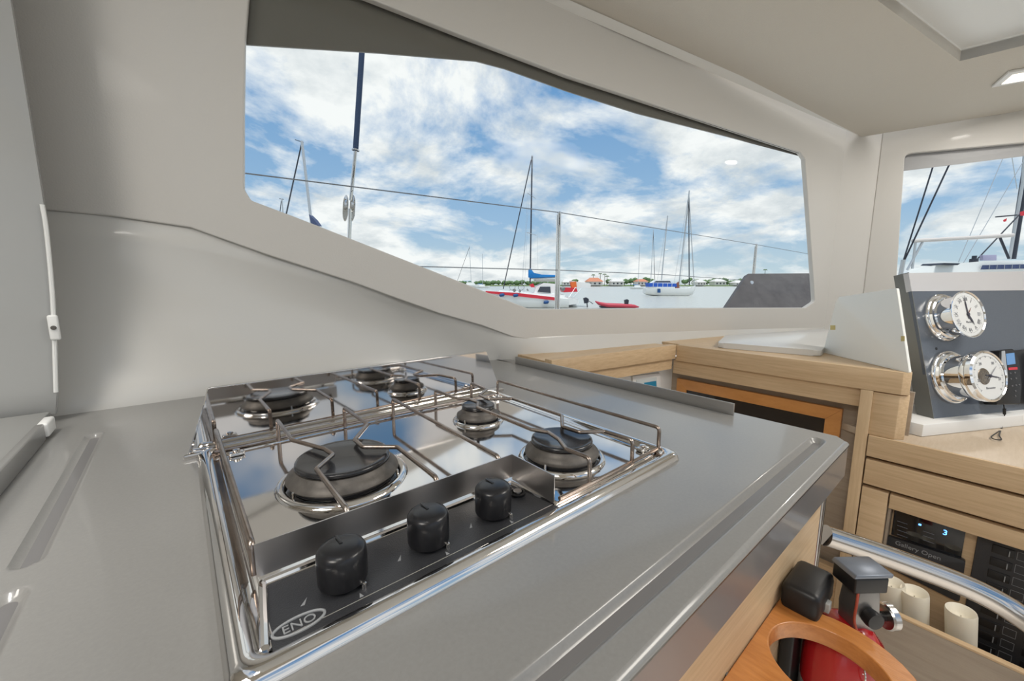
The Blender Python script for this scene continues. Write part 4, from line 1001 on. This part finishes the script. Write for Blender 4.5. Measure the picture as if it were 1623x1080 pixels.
for x in range(1086, 1200, 7): tree(x, random.uniform(7, 12), 11, 308, TL)
for x in range(1200, 1300, 12): tree(x, random.uniform(7, 11), 10, 300, TL)
PL = 'small palm tree standing near the orange roofed house on the far shore'
for x, h_ in ((940, 16), (951, 18), (958, 17), (962, 14)): palm(x, h_, 296, PL)
palm(1211, 24, 300, 'single taller palm rising above the dark slanted panel')
def house(px, w, hw, hr, roof, lab, d=285):
    p = D(px, 449, d); k = d/F; base = SEA+.6; t = thing('house', lab, 'house', Vector((p.x, p.y, base)))
    o_ = Vector((p.x, p.y, base)); a_ = rh*w*k/2; z1 = UP*hw*k; dd = fh*8
    obj('walls', prism([o_-a_, o_+a_, o_+a_+z1, o_-a_+z1], dd), HOUSEW, t)
    bm = B(); v = [o_-a_*1.12+z1-fh*1, o_+a_*1.12+z1-fh*1, o_+a_*1.12+z1+dd+fh, o_-a_*1.12+z1+dd+fh]; r = [o_-a_*.55+UP*hr*k+dd/2, o_+a_*.55+UP*hr*k+dd/2]
    v = [bm.verts.new(q) for q in v]; r = [bm.verts.new(q) for q in r]
    for q in ((v[0], v[1], r[1], r[0]), (v[1], v[2], r[1]), (v[2], v[3], r[0], r[1]), (v[3], v[0], r[0]), (v[3], v[2], v[1], v[0])): bm.faces.new(q)
    obj('roof', bm, roof, t, 10)
    for i in range(3):
        c_ = o_+a_*(-.6+.6*i)-fh*.05+UP*hw*k*.3; obj('window', prism([c_-a_*.12, c_+a_*.12, c_+a_*.12+UP*hw*k*.4, c_-a_*.12+UP*hw*k*.4], -fh*.05), SHADE, t)
WR = flat('pale_roof', (.66, .64, .62), .8); BR = flat('brown_roof', (.36, .20, .14), .8)
house(943, 24, 6, 12, ROOFO, 'large house with orange hipped roof, right of the near steel post')
house(979, 20, 6, 11, WR, 'white house with pale roof above the red dinghy')
house(1018, 17, 6, 10, ROOFO, 'orange roofed house behind the small white sloop')
house(900, 16, 5, 10, WR, 'pale house partly behind the near steel post', 290)
house(1112, 14, 5, 9, WR, 'low white house right of the ketch masts')
house(1142, 18, 6, 10, WR, 'long pale house in the middle of the far treeline', 290)
house(1173, 14, 4, 8, WR, 'small pale boathouse left of the dark slanted panel', 285)

# ---- second window: neighbouring catamaran close ahead
DF = 3.2
def q2(x, y, d=DF): return D(x, y, d)
KN = 2.6
def q3(x, y, d=4.0): return D(x, y, d*KN)
t = thing('neighbour_catamaran', 'white catamaran roof with solar strip, mast and boom seen through the right window', 'boat', q3(1560, 440, 4.0))
bm = prism([q3(1432, 436, 3.8), q3(1446, 427, 3.8), q3(1480, 421, 3.8), q3(1560, 414, 3.8), q3(1720, 411, 3.8), q3(1720, 445, 3.8), q3(1428, 445, 3.8)], (fh*.5+rh*.4)*KN, .01); obj('roof', bm, HULLW, t)
sol = [q3(1554, 427.5, 3.78), q3(1557, 420.5, 3.78), q3(1720, 417, 3.78), q3(1720, 424, 3.78)]
def dn(p, z): return Vector((p.x, p.y, z))
ha, hb = q3(1432, 440, 3.85), q3(1740, 440, 3.85)
obj('topsides', prism([dn(ha, ha.z-.1), dn(hb, hb.z-.1), dn(hb, SEA+.9), dn(ha, SEA+.9)], fh*3.6), HULLW, t)
for hd_ in (0, 3.0):
    obj('hull', prism([dn(ha, SEA+1.0)+fh*hd_-rh*.6, dn(hb, SEA+1.0)+fh*hd_, dn(hb, SEA-.2)+fh*hd_, dn(ha, SEA-.2)+fh*hd_], fh*1.0, .05), HULLW, t)
so_ = obj('solar_strip', prism(sol, -fh*.01), flat('solar_blue', (.05, .07, .16), .2), t)
for k in range(7):
    x = 1568+k*12; obj('cell_gap', tube([q3(x-.5, 427, 3.765), q3(x+.5, 420, 3.765)], .0025*KN, 4), SPARL, so_)
obj('boom', tube([q3(1447, 382, 3.9), q3(1520, 378, 3.9), q3(1605, 373, 3.9)], .018*KN, 10), flat('boom_white', (.62, .57, .54), .5), t)
mm = obj('mast', tube([q3(1604, 411, 4.2), q3(1612, 360, 4.2), q3(1626, 270, 4.2), q3(1632, 200, 4.2)], .028*KN, 12), SPARD, t)
obj('mast_track', tube([q3(1600, 411, 4.15), q3(1621, 290, 4.15), q3(1628, 210, 4.15)], .012*KN, 8), SPARL, t)
for a_, b_ in (((1451, 384), (1446, 426)), ((1462, 384), (1438, 428)), ((1585, 377), (1599, 410))): obj('strut', tube([q3(*a_, 3.9), q3(*b_, 3.9)], .010*KN, 8), SPARD if a_[0] > 1500 else SPARL, t)
obj('vang', tube([q3(1548, 412, 4.0), q3(1616, 340, 4.0)], .006*KN, 6), SPARD, t)
obj('spreader', tube([q3(1578, 344, 4.1), q3(1612, 341, 4.1)], .006*KN, 6), SPARD, t)
obj('winch', lathe([(.08, 0), (.08, .08), (.045, .09), (.045, .16), (0, .16)], q3(1543, 416, 3.9), seg=16), SPARD, t)
obj('instrument', prism([q3(1558, 413, 3.9), q3(1558, 404.5, 3.9), q3(1580, 404, 3.9), q3(1580, 413, 3.9)], fh*.08, .01), flat('lilac_box', (.33, .32, .45), .3), t)
obj('hatch', prism([q3(1492, 420, 3.75), q3(1496, 417, 3.75), q3(1522, 417.5, 3.75), q3(1518, 420.5, 3.75)], fh*.5), SPARD, t)
t = thing('pennant', 'small red striped flag hanging from the neighbouring rigging', 'flag', q3(1592, 350, 4.1))
obj('cloth', prism([q3(1590, 349, 4.1), q3(1596, 346, 4.1), q3(1595, 351, 4.1), q3(1591, 352, 4.1)], fh*.004), HULLR, t)
t = thing('red_flag', 'larger red flag against the neighbouring mast at the picture edge', 'flag', q3(1620, 338, 4.0))
obj('cloth', prism([q3(1617, 336, 4.0), q3(1640, 330, 4.0), q3(1640, 342, 4.0), q3(1617, 342, 4.0)], fh*.004), HULLR, t)
RG = 2.6
t = thing('forward_shroud', 'leftmost of the two dark wires slanting through the right window', 'rigging', q2(1424, 430, RG), 'dark wires in the right window')
obj('wire', tube([q2(1432, 413, RG), q2(1505, 180, RG)], .0042, 8), SPARD, t); obj('turnbuckle', tube([q2(1398, 590, RG), q2(1432, 412, RG)], .012, 10), SPARL, t)
t = thing('forward_shroud', 'right-hand of the two dark wires slanting through the right window', 'rigging', q2(1430, 430, RG), 'dark wires in the right window')
obj('wire', tube([q2(1404, 590, RG), q2(1433, 414, RG), q2(1447, 384, RG), q2(1526, 215, RG)], .0046, 8), SPARD, t)
for i, (a_, b_) in enumerate((((1519, 416), (1605, 215)), ((1527, 417), (1640, 225)), ((1604, 250), (1612, 300)))):
    t = obj('thin_stay', tube([q3(*a_, 4.0), q3(*b_, 4.0)], .008, 6), SPARL); tagit(t, ('faint thin stay nearest the left in the right window', 'faint thin stay rising toward the neighbouring mast', 'short faint stay high beside the neighbouring mast')[i], 'rigging')
